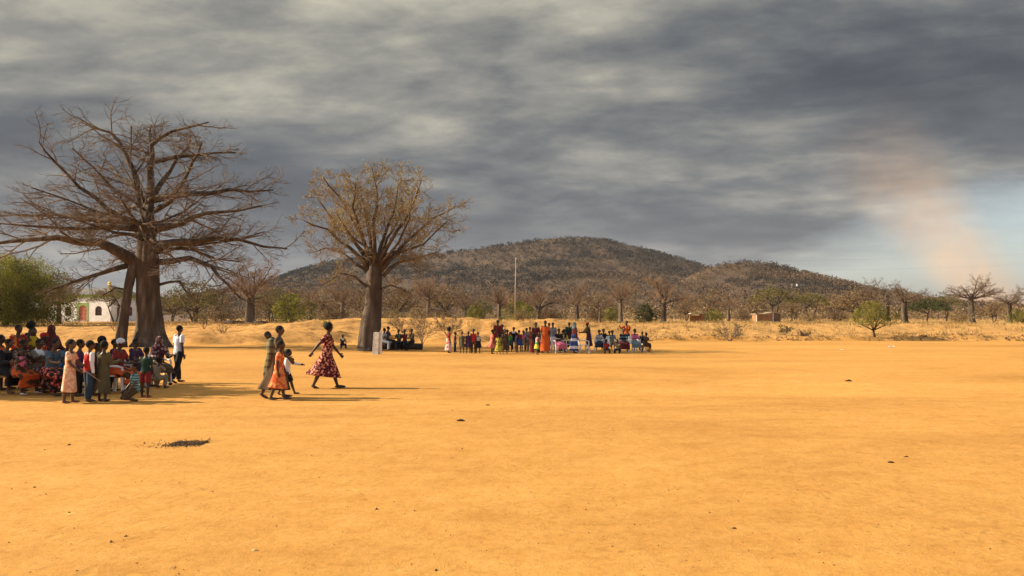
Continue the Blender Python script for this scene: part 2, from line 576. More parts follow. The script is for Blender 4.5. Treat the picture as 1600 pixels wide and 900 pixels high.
# ------------------------------------------------------------------ trees
BARK = mottled('baobab_bark', (0.042, 0.030, 0.021), (0.088, 0.064, 0.045), 1.6, bump=0.9, bscale=4.0, stretch=(1.6, 1.6, 0.35), c3=(0.18, 0.14, 0.102))
PALE_BARK = mottled('pale_bark', (0.09, 0.062, 0.042), (0.17, 0.125, 0.088), 1.6, bump=0.5, bscale=6.0, stretch=(1.6, 1.6, 0.4))
TWIG = mottled('bare_twig', (0.095, 0.068, 0.047), (0.23, 0.172, 0.120), 0.8)
STRAW_TWIG = mottled('straw_twig', (0.14, 0.10, 0.055), (0.32, 0.245, 0.135), 0.8)
TW = {'k': 0.019, 'm': 0.0115}
TWIG_RED = mottled('rusty_twig', (0.16, 0.098, 0.058), (0.31, 0.205, 0.125), 0.5)
DARK_BARK = mottled('acacia_bark', (0.035, 0.024, 0.017), (0.08, 0.055, 0.038), 3.0, bump=0.4, bscale=12.0, stretch=(2, 2, 0.5))


def vrand(rng):
    while True:
        v = Vector((rng.uniform(-1, 1), rng.uniform(-1, 1), rng.uniform(-1, 1)))
        if 0.05 < v.length < 1: return v.normalized()


def wander(p, d, L, n, rng, wob, up):
    """a polyline of n segments that starts at p towards d"""
    pts = [p.copy()]; d = d.normalized()
    for i in range(n):
        d = (d + vrand(rng) * wob + Vector((0, 0, up))).normalized()
        pts.append(pts[-1] + d * (L / n))
    return pts


def twigs(mb, tips, pts, rad, L, rng, level, spec, flat=1.0):
    """sub-branches along a branch polyline; spec per level: (count, length factor, wobble, up, spread)"""
    if level >= len(spec): return
    cnt, lf, wob, up, spread = spec[level]
    m = len(pts) - 1
    cnt = max(2, int(round(cnt * rng.uniform(0.8, 1.2))))
    for k in range(cnt):
        t = 0.18 + 0.82 * (k + rng.uniform(0, 1)) / cnt if level > 0 else 0.22 + 0.78 * (k + rng.uniform(0, 1)) / cnt
        t = min(t, 0.999)
        i = int(t * m); f = t * m - i
        p = pts[i].lerp(pts[i + 1], f)
        r = rad[i] * (1 - f) + rad[i + 1] * f
        d = (pts[i + 1] - pts[i]).normalized()
        side = d.cross(vrand(rng))
        if side.length < 0.1: continue
        nd = (d * math.cos(spread) + side.normalized() * math.sin(spread)).normalized()
        nd.z *= flat; nd.normalize()
        l = L * lf * (1.15 - 0.55 * t) * rng.uniform(0.7, 1.3)
        n = 4 if level == 0 else (3 if level == 1 else 2)
        q = wander(p, nd, l, n, rng, wob, up)
        r0 = min(r * 0.75, max(l * TW['k'], TW['m'])); r1 = max(r0 * 0.35, TW['m'] * .75)
        rr = [r0 + (r1 - r0) * j / n for j in range(n + 1)]
        mb.tube(q, rr, 4 if level == 0 else 3)
        tips.append((q[-1], level)); tips.append((q[-2], level))
        twigs(mb, tips, q, rr, l, rng, level + 1, spec, flat)


def trunk_loft(mb, pts, rad, rng, n=18, ridges=0.10, buttress=0.25):
    """fluted trunk: rings along pts with lobed outline"""
    ph = [rng.uniform(0, 6.28) for _ in range(4)]
    rings = []
    n = int(n * 1.6)
    PP, RR = [], []
    for i in range(len(pts) - 1):
        for q in (0, .33, .67):
            PP.append(Vector(pts[i]).lerp(Vector(pts[i + 1]), q)); RR.append(rad[i] * (1 - q) + rad[i + 1] * q)
    PP.append(Vector(pts[-1])); RR.append(rad[-1]); pts, rad = PP, RR
    m = len(pts)
    for i, (p, r) in enumerate(zip(pts, rad)):
        t = i / (m - 1)
        ring = []
        for j in range(n):
            a = 2 * math.pi * j / n
            k = 1 + ridges * (math.sin(3 * a + ph[0] + t) + 0.6 * math.sin(5 * a + ph[1] - t * 1.5)) + 0.035 * math.sin(9 * a + ph[2] + 5 * t) + 0.02 * math.sin(17 * a + 9 * t + ph[1]) + rng.uniform(-.02, .02)
            k += buttress * max(0, 1 - t * 6) * (0.5 + 0.5 * math.sin(4 * a + ph[3]))
            ring.append((p[0] + math.cos(a) * r * k, p[1] + math.sin(a) * r * k, p[2] - (0.25 if i == 0 else 0)))
        rings.append(ring)
    mb.ring_loft(rings, True)


def leaf_cloud(rng, tips, k, size, spread, zmin=-1e9):
    C = np.array([(p.x, p.y, p.z) for p, _ in tips if p.z > zmin])
    return clump_cloud(rng, C, np.full(len(C), spread), k, size, 0.8)


def baobab(name, label, loc, trunks, limbs, seed, spec, bark=BARK, twig=TWIG, leaves=None, group=None, n=18, cat='tree', tag_it=True, flat=1.0):
    """trunks: list of (points, radii); limbs: list of (points, r0, r1)"""
    rng = random.Random(seed)
    root = empty(name, loc)
    if tag_it: tag(root, label, cat, group)
    for pts, rad in trunks:
        mb = MB(); trunk_loft(mb, pts, rad, rng, n)
        mb.build('trunk', bark, root, True)
    tw = MB(); tips = []
    for pts, r0, r1 in limbs:
        P = [Vector(p) for p in pts]
        # refine the polyline with a little wander
        Q = [P[0]]
        for a, b in zip(P[:-1], P[1:]):
            seg = (b - a).length
            Q.append(a.lerp(b, 0.5) + vrand(rng) * seg * 0.06); Q.append(b)
        L = sum((b - a).length for a, b in zip(Q[:-1], Q[1:]))
        rad = [r0 + (r1 - r0) * (i / (len(Q) - 1)) ** 0.8 for i in range(len(Q))]
        mb = MB(); mb.tube(Q, rad, 8, True)
        mb.build('limb', bark, root, True)
        tips.append((Q[-1], 0))
        twigs(tw, tips, Q, rad, L, rng, 0, spec, flat)
    crown = tw.build('crown', twig, root, False)
    if leaves:
        nr = np.random.default_rng(seed)
        mat, k, size, spread, zmin, keep = leaves
        tp = [t for t in tips if rng.random() < keep]
        P, F, T = leaf_cloud(nr, tp, k, size, spread, zmin)
        cloud_obj('leaves', P, F, T, mat, root)
    return root


def big_baobab():
    D = 53.0; s = D / F_PX
    gz = tz(gx(228, D), D)
    X0, Y0 = gx(228, D), D
    rng = random.Random(5)

    def pt(px, py, dy=0.0):
        py = py if py > 240 else 240 - (240 - py) * 0.82      # metres in the tree's own frame (x right, z up), dy = depth offset
        return ((px - 228) * s, dy, (499 - py) * s + CAMH - gz)
    main = ([pt(239, 543), pt(239, 532), pt(238, 515), pt(236, 490), pt(233, 460), pt(232, 430), pt(231, 405), pt(230, 380), pt(229, 355), pt(229, 335), pt(231, 318)],
            [1.20, 0.98, 0.82, 0.72, 0.66, 0.64, 0.66, 0.56, 0.47, 0.40, 0.30])
    slim = ([pt(199, 542, -.9), pt(200, 532, -.9), pt(202, 505, -.8), pt(204, 480, -.7), pt(206, 450, -.5), pt(209, 425, -.3), pt(214, 402, 0)],
            [0.38, 0.31, 0.27, 0.26, 0.26, 0.29, 0.34])
    L = []

    def limb(pp, r0, r1, d1):
        n = len(pp)
        L.append(([pt(a, b, d1 * (i / (n - 1)) ** 1.1) for i, (a, b) in enumerate(pp)], r0 * s * .85, min(r1, 1.1) * s))
    limb([(210, 412), (190, 396), (160, 380), (100, 373), (30, 380), (-60, 392)], 14, 3, -1.5)
    limb([(218, 352), (150, 342), (70, 331), (0, 332)], 8, 1.6, 2.0)
    limb([(218, 350), (170, 328), (130, 295), (95, 255), (78, 226)], 5.5, 1.4, -1.6)
    limb([(228, 332), (206, 275), (182, 228), (158, 192), (105, 167)], 8, 1.4, 1.2)
    limb([(231, 320), (234, 265), (240, 225), (275, 202), (335, 188)], 9, 1.4, -1.4)
    limb([(232, 312), (285, 300), (345, 290), (410, 288)], 8, 1.4, 2.2)
    limb([(236, 357), (290, 350), (335, 337), (425, 328)], 8.5, 1.5, -2.2)
    limb([(240, 384), (300, 376), (365, 372), (440, 386)], 8.5, 1.5, 1.2)
    limb([(240, 410), (300, 404), (340, 418), (372, 448), (398, 470)], 6.5, 1.5, -2.4)
    limb([(208, 412), (152, 435), (108, 457)], 6, 2, -2.5)
    limb([(238, 252), (292, 237), (352, 226)], 5, 1.2, 1.8)
    limb([(216, 358), (150, 362), (45, 358)], 6, 1.4, -3.4)
    limb([(229, 305), (224, 243), (214, 200), (206, 166)], 6, 1.2, 2.4)
    limb([(230, 318), (252, 262), (268, 215), (262, 180)], 6, 1.2, 3.4)
    limb([(228, 318), (195, 290), (150, 262), (120, 238)], 6, 1.2, 4.0)
    limb([(245, 446), (285, 440), (305, 462)], 3, 1, -1.0)
    limb([(205, 455), (185, 450), (170, 462)], 2.4, 1, -0.8)
    limb([(236, 330), (275, 318), (320, 262), (345, 240)], 6, 1.2, -3.6)
    # limbs towards and away from the viewer
    for (a, b, dy, r) in ((260, 330, -6.5, 9), (190, 360, -6.0, 9), (200, 300, 6.5, 8), (280, 345, 6.5, 9), (330, 400, 5.5, 8), (120, 400, 5.8, 8), (330, 320, -5.5, 7),
                          (110, 310, -4.5, 6), (240, 210, -3.5, 5), (330, 420, -5.0, 7), (380, 350, 4.5, 7), (60, 350, 4.6, 7), (300, 270, 5, 6), (160, 250, -4, 5)):
        st = rng.uniform(310, 400)
        limb([(230, st), (230 + (a - 230) * 0.45, st + (b - st) * 0.35), (a, b)], r * .5, 1.0, dy)
    spec = [(14, 0.34, 0.30, 0.02, R(48)), (7, 0.48, 0.34, 0.02, R(46)), (3, 0.52, 0.36, 0.0, R(44))]
    o = baobab('baobab_tree', 'huge leafless baobab with two fused trunks behind the shaded crowd', (X0, Y0, gz), [main, slim], L, 11, spec, flat=0.55)
    return o


def second_baobab():
    D = 46.7; s = D / F_PX
    gz = tz(gx(578, D), D)

    def pt(px, py, dy=0.0):
        px = 584 + (px - 584) * (0.93 if abs(px - 584) > 30 else 1.0)
        return ((px - 578) * s, dy, (499 - py) * s + CAMH - gz)
    main = ([pt(577, 549), pt(577, 540), pt(578, 522), pt(580, 500), pt(583, 475), pt(584, 450), pt(584, 430), pt(584, 412)],
            [0.60, 0.56, 0.55, 0.52, 0.43, 0.40, 0.40, 0.30])
    L = []

    def limb(pp, r0, r1, d1):
        n = len(pp)
        L.append(([pt(a, b, d1 * (i / (n - 1)) ** 1.1) for i, (a, b) in enumerate(pp)], r0 * s * .6, r1 * s * .6))
    for pp, r0, d1 in (([(575, 420), (545, 388), (510, 360), (466, 344)], 7, -0.9), ([(577, 415), (540, 365), (505, 335), (478, 300)], 6, 0.9),
                       ([(580, 412), (556, 350), (530, 310), (505, 280)], 6, -1.4), ([(583, 412), (572, 350), (560, 305), (548, 270)], 6, 1.2),
                       ([(585, 412), (584, 345), (590, 300), (583, 264)], 7, -0.6), ([(588, 412), (605, 350), (618, 310), (625, 272)], 6, 1.0),
                       ([(590, 415), (625, 360), (652, 325), (668, 288)], 7, -1.4), ([(592, 418), (640, 375), (680, 340), (722, 318)], 6, 0.6),
                       ([(595, 424), (630, 395), (670, 385), (712, 350)], 6, -1.6), ([(598, 432), (628, 408), (655, 402), (690, 392)], 6, 0.8),
                       ([(575, 450), (552, 432), (528, 428), (502, 446)], 4, -0.6), ([(594, 452), (612, 446), (634, 452), (652, 462)], 3, -0.9),
                       ([(577, 425), (530, 395), (495, 385), (462, 392)], 5, 1.5),
                       ([(583, 415), (570, 370), (560, 330), (570, 300)], 6, -3.0), ([(588, 415), (600, 370), (612, 340), (600, 300)], 6, 3.0),
                       ([(583, 418), (550, 380), (530, 360), (515, 330)], 5, 3.0), ([(590, 418), (630, 380), (650, 350), (660, 330)], 5, -3.2),
                       ([(583, 420), (590, 395), (560, 375), (545, 350)], 5, -3.4), ([(585, 420), (600, 395), (640, 385), (660, 370)], 5, 3.2)):
        limb(pp, r0, 1.1, d1)
    spec = [(14, 0.30, 0.34, 0.03, R(52)), (7, 0.50, 0.36, 0.04, R(48)), (5, 0.55, 0.36, 0.04, R(44))]
    bud = tinted('straw_bud', [(0, (0.26, 0.18, 0.07)), (0.5, (0.42, 0.32, 0.12)), (1, (0.56, 0.46, 0.20))])
    return baobab('baobab_tree', 'single trunked baobab with straw coloured buds beside the white post', (gx(578, D), D, gz), [main], L, 23, spec, twig=STRAW_TWIG,
                  leaves=(bud, 1, 0.05, 0.10, 6.0, 0.6))


big_baobab()
second_baobab()

# ---- prototypes for the trees beyond the bank (each about 1 unit = 1 metre)


TW.update(k=0.022, m=0.014)


def proto_baobab(seed, H=8.0, r=0.42, bark=BARK, twig=TWIG_RED, spread=1.0, th=0.45, nl=12, els=(12, 30, 45, 60, 75), flat=1.0):
    rng = random.Random(seed)
    tp = [(0, 0, 0), (0.02, 0, H * 0.08), (0.05, 0, H * 0.25), (0.05, 0.02, H * th), (0.08, 0.02, H * (th + 0.1))]
    tr = [r * 1.35, r * 1.1, r, r * 0.85, r * 0.55]
    limbs = []
    for k in range(nl):
        az = 2 * math.pi * k / nl + rng.uniform(-0.3, 0.3)
        el = R(rng.choice(els))
        Lb = H * 0.55 * rng.uniform(0.8, 1.1) * (1.0 if el < 1 else 0.9)
        d = Vector((math.cos(az) * math.cos(el) * spread, math.sin(az) * math.cos(el) * spread, math.sin(el))).normalized()
        st = Vector((0.05, 0, H * rng.uniform(th * 0.85, th + 0.08)))
        P = wander(st, d, Lb, 4, rng, 0.16, 0.06)
        limbs.append((P, r * rng.uniform(0.26, 0.42), r * 0.06))
    spec = [(9, 0.40, 0.2, 0.04, R(44)), (7, 0.46, 0.25, 0.03, R(44)), (5, 0.5, 0.3, 0.02, R(42))]
    return baobab('baobab_tree', '', (0, 0, 0), [(tp, tr)], limbs, seed, spec, bark, twig, n=10, tag_it=False, flat=flat)


def proto_leafy(seed, H, W, mat, nclump, k, size, trunk_h=0.3, flat=0.35, stems=3, bark=DARK_BARK, name='acacia_tree', low=False, dome=True):
    """a thorn tree or bush: stems fan out under a crown of leaf clumps"""
    rng = random.Random(seed); nr = np.random.default_rng(seed)
    root = empty(name)
    mb = MB(); cl = []
    for s in range(stems):
        az = 2 * math.pi * s / stems + rng.uniform(-.5, .5)
        lean = 0.25 if stems > 1 else 0.08
        d = Vector((math.cos(az) * lean, math.sin(az) * lean, 1))
        P = wander(Vector((math.cos(az) * .06 * stems, math.sin(az) * .06 * stems, -0.1)), d, H * max(trunk_h, 0.2), 4, rng, 0.12, 0.02)
        r0 = H * 0.026 / math.sqrt(stems) * 1.5
        mb.tube(P, [r0, r0 * .9, r0 * .8, r0 * .72, r0 * .65], 6)
        for b in range(7 if stems < 3 else 5):
            a2 = rng.uniform(0, 6.28)
            rad = W * 0.5 * math.sqrt(rng.uniform(0.05, 1.0))
            hh = H * (1 - 0.25 * (rad / (W * 0.5)) ** 2) - rng.uniform(0, H * flat)
            tgt = Vector((math.cos(a2) * rad, math.sin(a2) * rad, max(hh, H * 0.25)))
            a = P[-1]; m1 = a.lerp(tgt, 0.5) + vrand(rng) * H * 0.05 + Vector((0, 0, H * 0.03))
            mb.tube([a, m1, tgt], [r0 * .5, r0 * .3, r0 * .12], 4)
            for c in range(3):
                e = tgt + vrand(rng) * W * 0.12
                mb.tube([m1, m1.lerp(e, .5) + vrand(rng) * .1, e], [r0 * .2, r0 * .14, r0 * .07], 3)
    mb.build('trunk', bark, root, True)
    # leaf clumps in a domed slab
    n = nclump
    a = nr.uniform(0, 6.283, n); rr = np.sqrt(nr.uniform(0.0, 1, n))
    lump = 1 + 0.22 * np.sin(3 * a + seed) + 0.14 * np.sin(5 * a + 2 * seed)
    x = np.cos(a) * rr * W * 0.5 * lump; y = np.sin(a) * rr * W * 0.5 * lump
    top = H * (1 - 0.42 * rr ** 2.4 + 0.10 * fbm(x * 1.2 + seed * 7, y * 1.2, seed, 2))
    bot = H * (0.04 if low else max(trunk_h, 0.25)) + H * (0.12 if not low else 0.0) * rr
    z = top - (top - bot) * (nr.uniform(0, 1, n) ** (1.6 if not low else 1.2)) * (min(1.0, flat * 2.4) if not low else 1.0)
    C = np.stack([x, y, z], 1)
    tint = np.clip(0.5 + 0.9 * fbm(x * 1.1, y * 1.1 + z, seed + 3, 2) + nr.normal(0, 0.1, n), 0, 1)
    P, F, T = clump_cloud(nr, C, np.full(n, W * 0.055), k, size, 0.7, tint)
    cloud_obj('crown', P, F, T, mat, root)
    return root


def copy_tree(root, loc, rz, sc, label, cat, group=None, name=None):
    r = root.copy(); COL.objects.link(r)
    if name: r.name = name
    r.location = loc; r.rotation_euler = (0, 0, rz); r.scale = sc if isinstance(sc, tuple) else (sc, sc, sc)
    for ch in root.children:
        c = ch.copy(); COL.objects.link(c); c.parent = r
    tag(r, label, cat)
    if group: r['group'] = group
    return r


GREEN = tinted('acacia_leaf', [(0, (0.075, 0.078, 0.016)), (0.5, (0.19, 0.18, 0.034)), (1, (0.36, 0.33, 0.062))], trans=0.45)
OLIVE = tinted('olive_leaf', [(0, (0.062, 0.058, 0.018)), (0.5, (0.13, 0.112, 0.034)), (1, (0.21, 0.175, 0.056))], trans=0.25)
DARKGREEN = tinted('dark_leaf', [(0, (0.022, 0.030, 0.009)), (0.5, (0.045, 0.055, 0.016)), (1, (0.085, 0.09, 0.028))], trans=0.15)
BROWN = tinted('dry_leaf', [(0, (0.09, 0.056, 0.027)), (0.5, (0.175, 0.112, 0.052)), (1, (0.27, 0.185, 0.088))], trans=0.1)
STRAW = tinted('straw_leaf', [(0, (0.16, 0.105, 0.045)), (0.5, (0.27, 0.185, 0.075)), (1, (0.38, 0.28, 0.12))], trans=0.1)

PR = {
    'b1': proto_baobab(31), 'b2': proto_baobab(32, th=0.38, nl=13), 'b3': proto_baobab(33, th=0.5, spread=1.4, bark=PALE_BARK),
    'b4': proto_baobab(34, r=0.46, th=0.50, spread=1.4, twig=TWIG, els=(8, 20, 32, 45, 58), flat=.55),
    'umb': proto_leafy(41, 5.0, 7.0, OLIVE, 420, 6, 0.16, 0.5, 0.16, 2),
    'umbd': proto_leafy(42, 4.0, 7.5, DARKGREEN, 520, 7, 0.18, 0.4, 0.3, 1),
    'brown': proto_leafy(43, 5.0, 5.5, BROWN, 420, 6, 0.15, 0.32, 0.4, 2),
    'olive': proto_leafy(44, 5.0, 5.5, OLIVE, 480, 6, 0.16, 0.28, 0.42, 3),
    'bush': proto_leafy(45, 3.0, 3.6, GREEN, 520, 7, 0.13, 0.2, 0.5, 4, name='leafy_bush', low=True),
    'dbush': proto_leafy(46, 3.0, 3.2, DARKGREEN, 560, 7, 0.13, 0.2, 0.5, 4, name='leafy_bush', low=True),
    'straw': proto_leafy(47, 2.4, 3.6, STRAW, 420, 6, 0.12, 0.2, 0.5, 4, name='dry_bush', low=True),
    'bbush': proto_leafy(48, 2.6, 3.6, BROWN, 420, 6, 0.13, 0.2, 0.5, 4, name='dry_bush', low=True),
}
PH = {'b1': 8.6, 'b2': 8.2, 'b3': 8.4, 'b4': 8.2, 'umb': 5.0, 'umbd': 4.0, 'brown': 5.0, 'olive': 5.0, 'bush': 3.0, 'dbush': 3.0, 'straw': 2.4, 'bbush': 2.6}
PN = {'umb': 'acacia_tree', 'umbd': 'acacia_tree', 'brown': 'thorn_tree', 'olive': 'thorn_tree'}


def plant(kind, px, py_top, D, label, group=None, rz=0.0, wide=1.0, cat=None):
    x = gx(px, D); z = tz(x, D)
    top = (499 - py_top) * D / F_PX + CAMH
    s = (top - z) / PH[kind]
    cat = cat or ('bush' if 'bush' in kind or kind == 'straw' else 'tree')
    return copy_tree(PR[kind], (x, D, z), rz, (s * wide, s * wide, s), label, cat, group, PN.get(kind))


G1 = 'bare trees beyond the bank'
for a in (
    ('b4', 92, 440, 118, 'baobab with a stout pale trunk in front of the white mosque', G1, 0.4, 0.9),
    ('b2', 390, 398, 112, 'bare baobab with a short thick trunk beyond the eroded bank', G1, 0.0, 1.15),
    ('b3', 535, 440, 140, 'slim pale trunked bare baobab seen beside the straw budded baobab', G1, 1.0, 1.0),
    ('b1', 485, 447, 185, 'small bare baobab at the foot of the hill left of the slim pale one', G1, 2.0, 1.0),
    ('b3', 670, 428, 150, 'spindly bare baobab with a tall upright leader', G1, 2.4, 0.8),
    ('b2', 727, 454, 175, 'smallest bare baobab among green bushes', G1, 0.9, 1.0),
    ('b1', 780, 443, 128, 'bare baobab standing next to the wooden pole', G1, 0.2, 1.0),
    ('b2', 843, 443, 128, 'bare baobab with a short dark trunk and wide fan of limbs behind the crowd', G1, 1.7, 1.0),
    ('b1', 902, 440, 126, 'bare baobab behind the woman in the blue headscarf', G1, 2.9, 0.95),
    ('b3', 970, 436, 122, 'bare baobab with a long side limb behind the man in orange', G1, 3.6, 0.95),
    ('b1', 1037, 426, 120, 'tall rust coloured bare baobab beside the dense round green bush', G1, 4.4, 1.05),
    ('b3', 1138, 462, 160, 'small baobab with one broken pale limb between the two huts', G1, 5.1, 1.1),
    ('b4', 1385, 431, 165, 'wide flat topped bare baobab behind the leafy sapling', G1, 0.7, 1.15),
    ('b4', 1413, 437, 112, 'bare baobab with far reaching limbs right of the leafy sapling', G1, 2.2, 1.1),
    ('b4', 1518, 427, 140, 'bare baobab with a straight pale trunk and flat layered crown', G1, 3.4, 1.0),
    ('b4', 1577, 444, 122, 'bare baobab with twisted limbs beyond the right end of the bank', G1, 4.6, 1.0),
): plant(a[0], a[1], a[2], a[3], a[4], a[5], a[6], a[7])
G2 = 'thorn trees beyond the bank'
for a in (
    ('umb', 180, 452, 150, 'flat topped brownish thorn tree against the mosque side wall', G2, 0.3, 1.0),
    ('olive', 305, 440, 130, 'olive green thorn tree with dark stems right of the huge baobab', G2, 1.2, 1.2),
    ('brown', 268, 455, 165, 'brown thorn tree behind the white picket fence', G2, 2.2, 1.3),
    ('brown', 338, 452, 160, 'brown thorn tree between the olive tree and the short thick baobab', G2, 0.7, 1.0),
    ('olive', 424, 450, 128, 'olive thorn tree on dark forked stems right of the short thick baobab', G2, 4.0, 1.0),
    ('brown', 508, 455, 175, 'brown thorn tree left of the slim pale baobab', G2, 3.0, 1.2),
    ('brown', 625, 452, 170, 'brown thorn tree between the straw budded baobab and the spindly one', G2, 5.0, 1.3),
    ('brown', 692, 447, 155, 'dark brown thorn tree touching the spindly bare baobab', G2, 1.5, 1.2),
    ('olive', 752, 468, 150, 'little green thorn tree left of the wooden pole', G2, 0.4, 1.0),
    ('brown', 1072, 466, 160, 'dark leafless thorn tree right of the rust coloured baobab', G2, 2.0, 1.0),
    ('brown', 1180, 462, 175, 'thin brown thorn tree behind the longer mud hut', G2, 3.2, 0.9),
    ('umb', 1212, 450, 165, 'umbrella thorn tree with a wide yellow green crown behind the longer hut', G2, 4.4, 1.1),
    ('umb', 1268, 458, 160, 'umbrella thorn tree with two bare stems below the lower hill', G2, 5.5, 1.0),
    ('brown', 1238, 468, 185, 'dark thorn tree between two umbrella thorn trees', G2, 0.2, 1.1),
    ('brown', 1302, 462, 190, 'brown thorn tree at the foot of the lower hill shoulder', G2, 1.1, 1.4),
    ('brown', 1338, 450, 150, 'large rusty thorn tree left of the leafy sapling', G2, 2.6, 1.1),
    ('umbd', 1448, 468, 125, 'dark green flat crowned thorn tree on a single trunk', G2, 3.9, 1.0),
    ('umb', 1478, 461, 165, 'thin stemmed umbrella thorn tree behind the dark green flat one', G2, 0.9, 0.9),
    ('brown', 1552, 472, 115, 'round brown thorn tree between two flat crowned baobabs', G2, 1.9, 1.1),
    ('brown', 1110, 455, 230, 'distant brown thorn tree on the slope between the two hills', G2, 5.9, 1.5),
    ('brown', 935, 458, 220, 'distant brown thorn tree below the dark hill crest', G2, 2.8, 1.5),
    ('brown', 812, 455, 230, 'distant brown thorn tree behind the wooden pole', G2, 3.8, 1.4),
    ('brown', 568, 452, 220, 'distant brown thorn tree hidden partly by the straw budded baobab', G2, 4.9, 1.5),
    ('brown', 455, 452, 230, 'distant brown thorn tree above the round green bush', G2, 0.6, 1.5),
): plant(a[0], a[1], a[2], a[3], a[4], a[5], a[6], a[7])
G3 = 'bushes beyond the bank'
for a in (
    ('bush', 455, 460, 118, 'round yellow green bush between the two nearest baobabs', G3, 0.1, 1.1),
    ('bush', 812, 472, 118, 'spreading green bush at the foot of the wooden pole', G3, 1.1, 1.3),
    ('bush', 742, 478, 130, 'green bush left of the baobab by the wooden pole', G3, 2.1, 1.0),
    ('straw', 655, 478, 125, 'pale straw coloured bush behind the spoil mound', G3, 0.4, 1.1),
    ('straw', 615, 484, 120, 'low straw bush right of the straw budded baobab', G3, 0.9, 1.1),
    ('bush', 955, 481, 140, 'low green bush behind the seated far children', G3, 3.0, 1.4),
    ('dbush', 1010, 474, 108, 'dense round dark green bush left of the rust coloured baobab', G3, 4.0, 1.05),
    ('bush', 1116, 484, 140, 'low green bush between the two mud huts', G3, 5.0, 1.3),
    ('bush', 1592, 484, 100, 'bright green bush at the right end of the grassy bank', G3, 0.8, 1.2),
    ('straw', 1500, 486, 105, 'yellowish bush under the straight pale baobab', G3, 1.8, 1.2),
    ('bbush', 860, 482, 125, 'brown bush between two bare baobabs behind the crowd', G3, 2.8, 1.4),
    ('bbush', 930, 484, 122, 'brown bush beside the pale stump', G3, 3.4, 1.2),
    ('bbush', 585, 482, 130, 'brown bush behind the trunk of the straw budded baobab', G3, 4.4, 1.4),
    ('bbush', 520, 480, 125, 'brown bush at the foot of the slim pale baobab', G3, 5.4, 1.3),
    ('bbush', 350, 482, 122, 'brown bush left of the short thick baobab', G3, 0.9, 1.3),
    ('bbush', 1310, 484, 130, 'brown bush in the red yard left of the leafy sapling', G3, 1.6, 1.2),
    ('straw', 1265, 488, 118, 'pale grey bush right of the longer mud hut', G3, 2.6, 1.2),
    ('bbush', 1160, 486, 150, 'brown bush beside the broken limbed baobab', G3, 3.6, 1.2),
    ('bbush', 690, 483, 120, 'brown bush under the dark brown thorn tree', G3, 3.9, 1.4),
): plant(a[0], a[1], a[2], a[3], a[4], a[5], a[6], a[7])
for r in PR.values():
    for c in list(r.children): bpy.data.objects.remove(c)
    bpy.data.objects.remove(r)


def near_plants():
    # the green acacia at the left edge
    D = 92
    o = proto_leafy(51, 7.4, 12.0, GREEN, 9000, 10, 0.13, 0.2, 0.62, 3, low=True)
    x = gx(10, D); o.location = (x, D, tz(x, D)); o.scale = (0.93, 0.93, 1.02)
    tag(o, 'big yellow green acacia with a dense rounded crown left of the mosque', 'tree')
    # leafy sapling on the right bank
    D = 69
    o = proto_leafy(52, 2.9, 3.3, GREEN, 700, 7, 0.085, 0.22, 0.75, 1)
    x = gx(1365, D); o.location = (x, D, tz(x, D))
    tag(o, 'leafy olive green sapling with a thin bent trunk on the grassy bank', 'tree')
    # bare shrubs and saplings on the bank
    def shrub(px, D, H, n, spread, leaf, kl, label, seed, cat='shrub'):
        rng = random.Random(seed)
        x = gx(px, D); root = empty('bank_shrub', (x, D, tz(x, D)))
        tag(root, label, cat)
        mb = MB(); tips = []
        for k in range(n):
            az = rng.uniform(0, 6.28); d = Vector((math.cos(az) * spread, math.sin(az) * spread, 1)).normalized()
            P = wander(Vector((0, 0, -0.05)), d, H * rng.uniform(.75, 1.15), 4, rng, 0.2, 0.03)
            rad = [H * .011, H * .009, H * .007, H * .005, H * .003]
            mb.tube(P, rad, 4)
            twigs(mb, tips, P, rad, H, rng, 0, [(6, 0.35, 0.2, 0.05, R(40)), (4, 0.45, 0.2, 0.05, R(38))])
        mb.build('stems', TWIG, root)
        if leaf is not None:
            nr = np.random.default_rng(seed)
            P, F, T = leaf_cloud(nr, tips, kl, 0.05 * max(1, H / 1.5), 0.10, 0.1)
            cloud_obj('leaves', P, F, T, leaf, root)
    shrub(1140, 66.5, 1.75, 12, 1.1, OLIVE, 1, 'wide twiggy grey green shrub at the foot of the grassy bank', 61)
    shrub(660, 58.5, 2.2, 7, 0.4, STRAW, 1, 'thin straw coloured sapling on the spoil mound behind the seated children', 62)
    shrub(700, 64, 1.8, 10, 0.8, STRAW, 2, 'straw coloured shrub on the spoil mound behind the standing children', 63)
    shrub(630, 65, 1.6, 9, 0.8, STRAW, 2, 'straw coloured shrub on the spoil mound behind the bench sitters', 64)
    shrub(320, 70, 1.7, 7, 0.5, OLIVE, 2, 'small olive green shrub on the left bank below the short thick baobab', 65)
    shrub(345, 62, 0.9, 8, 1.0, None, 0, 'low leafless shrub on the edge of the eroded bank', 66)
    shrub(180, 66, 1.0, 8, 1.0, None, 0, 'low leafless shrub on the sandy shelf left of the huge baobab', 67)
    shrub(1225, 72, 0.9, 9, 1.0, DARKGREEN, 2, 'low grey green shrub right of the wide twiggy shrub', 68)
    shrub(1256, 70, 0.7, 10, 1.3, BROWN, 2, 'low brown shrub touching the grey green one on the grassy bank', 69)
    shrub(512, 64, 0.8, 6, 0.6, GREEN, 3, 'bright green tuft of shrub behind the striding woman', 70)
    shrub(820, 74, 1.2, 9, 0.9, STRAW, 2, 'straw coloured shrub on the mound below the wooden pole', 71)
    # the tree outside the frame whose shade the left crowd sits in
    o = proto_leafy(53, 8.6, 9.6, GREEN, 1500, 8, 0.26, 0.3, 0.62, 2)
    o.location = (-22.6, 21.7, 0); o.scale = (1, 0.62, 1)
    tag(o, 'broad leafy acacia shading the crowd on the benches', 'tree')


near_plants()


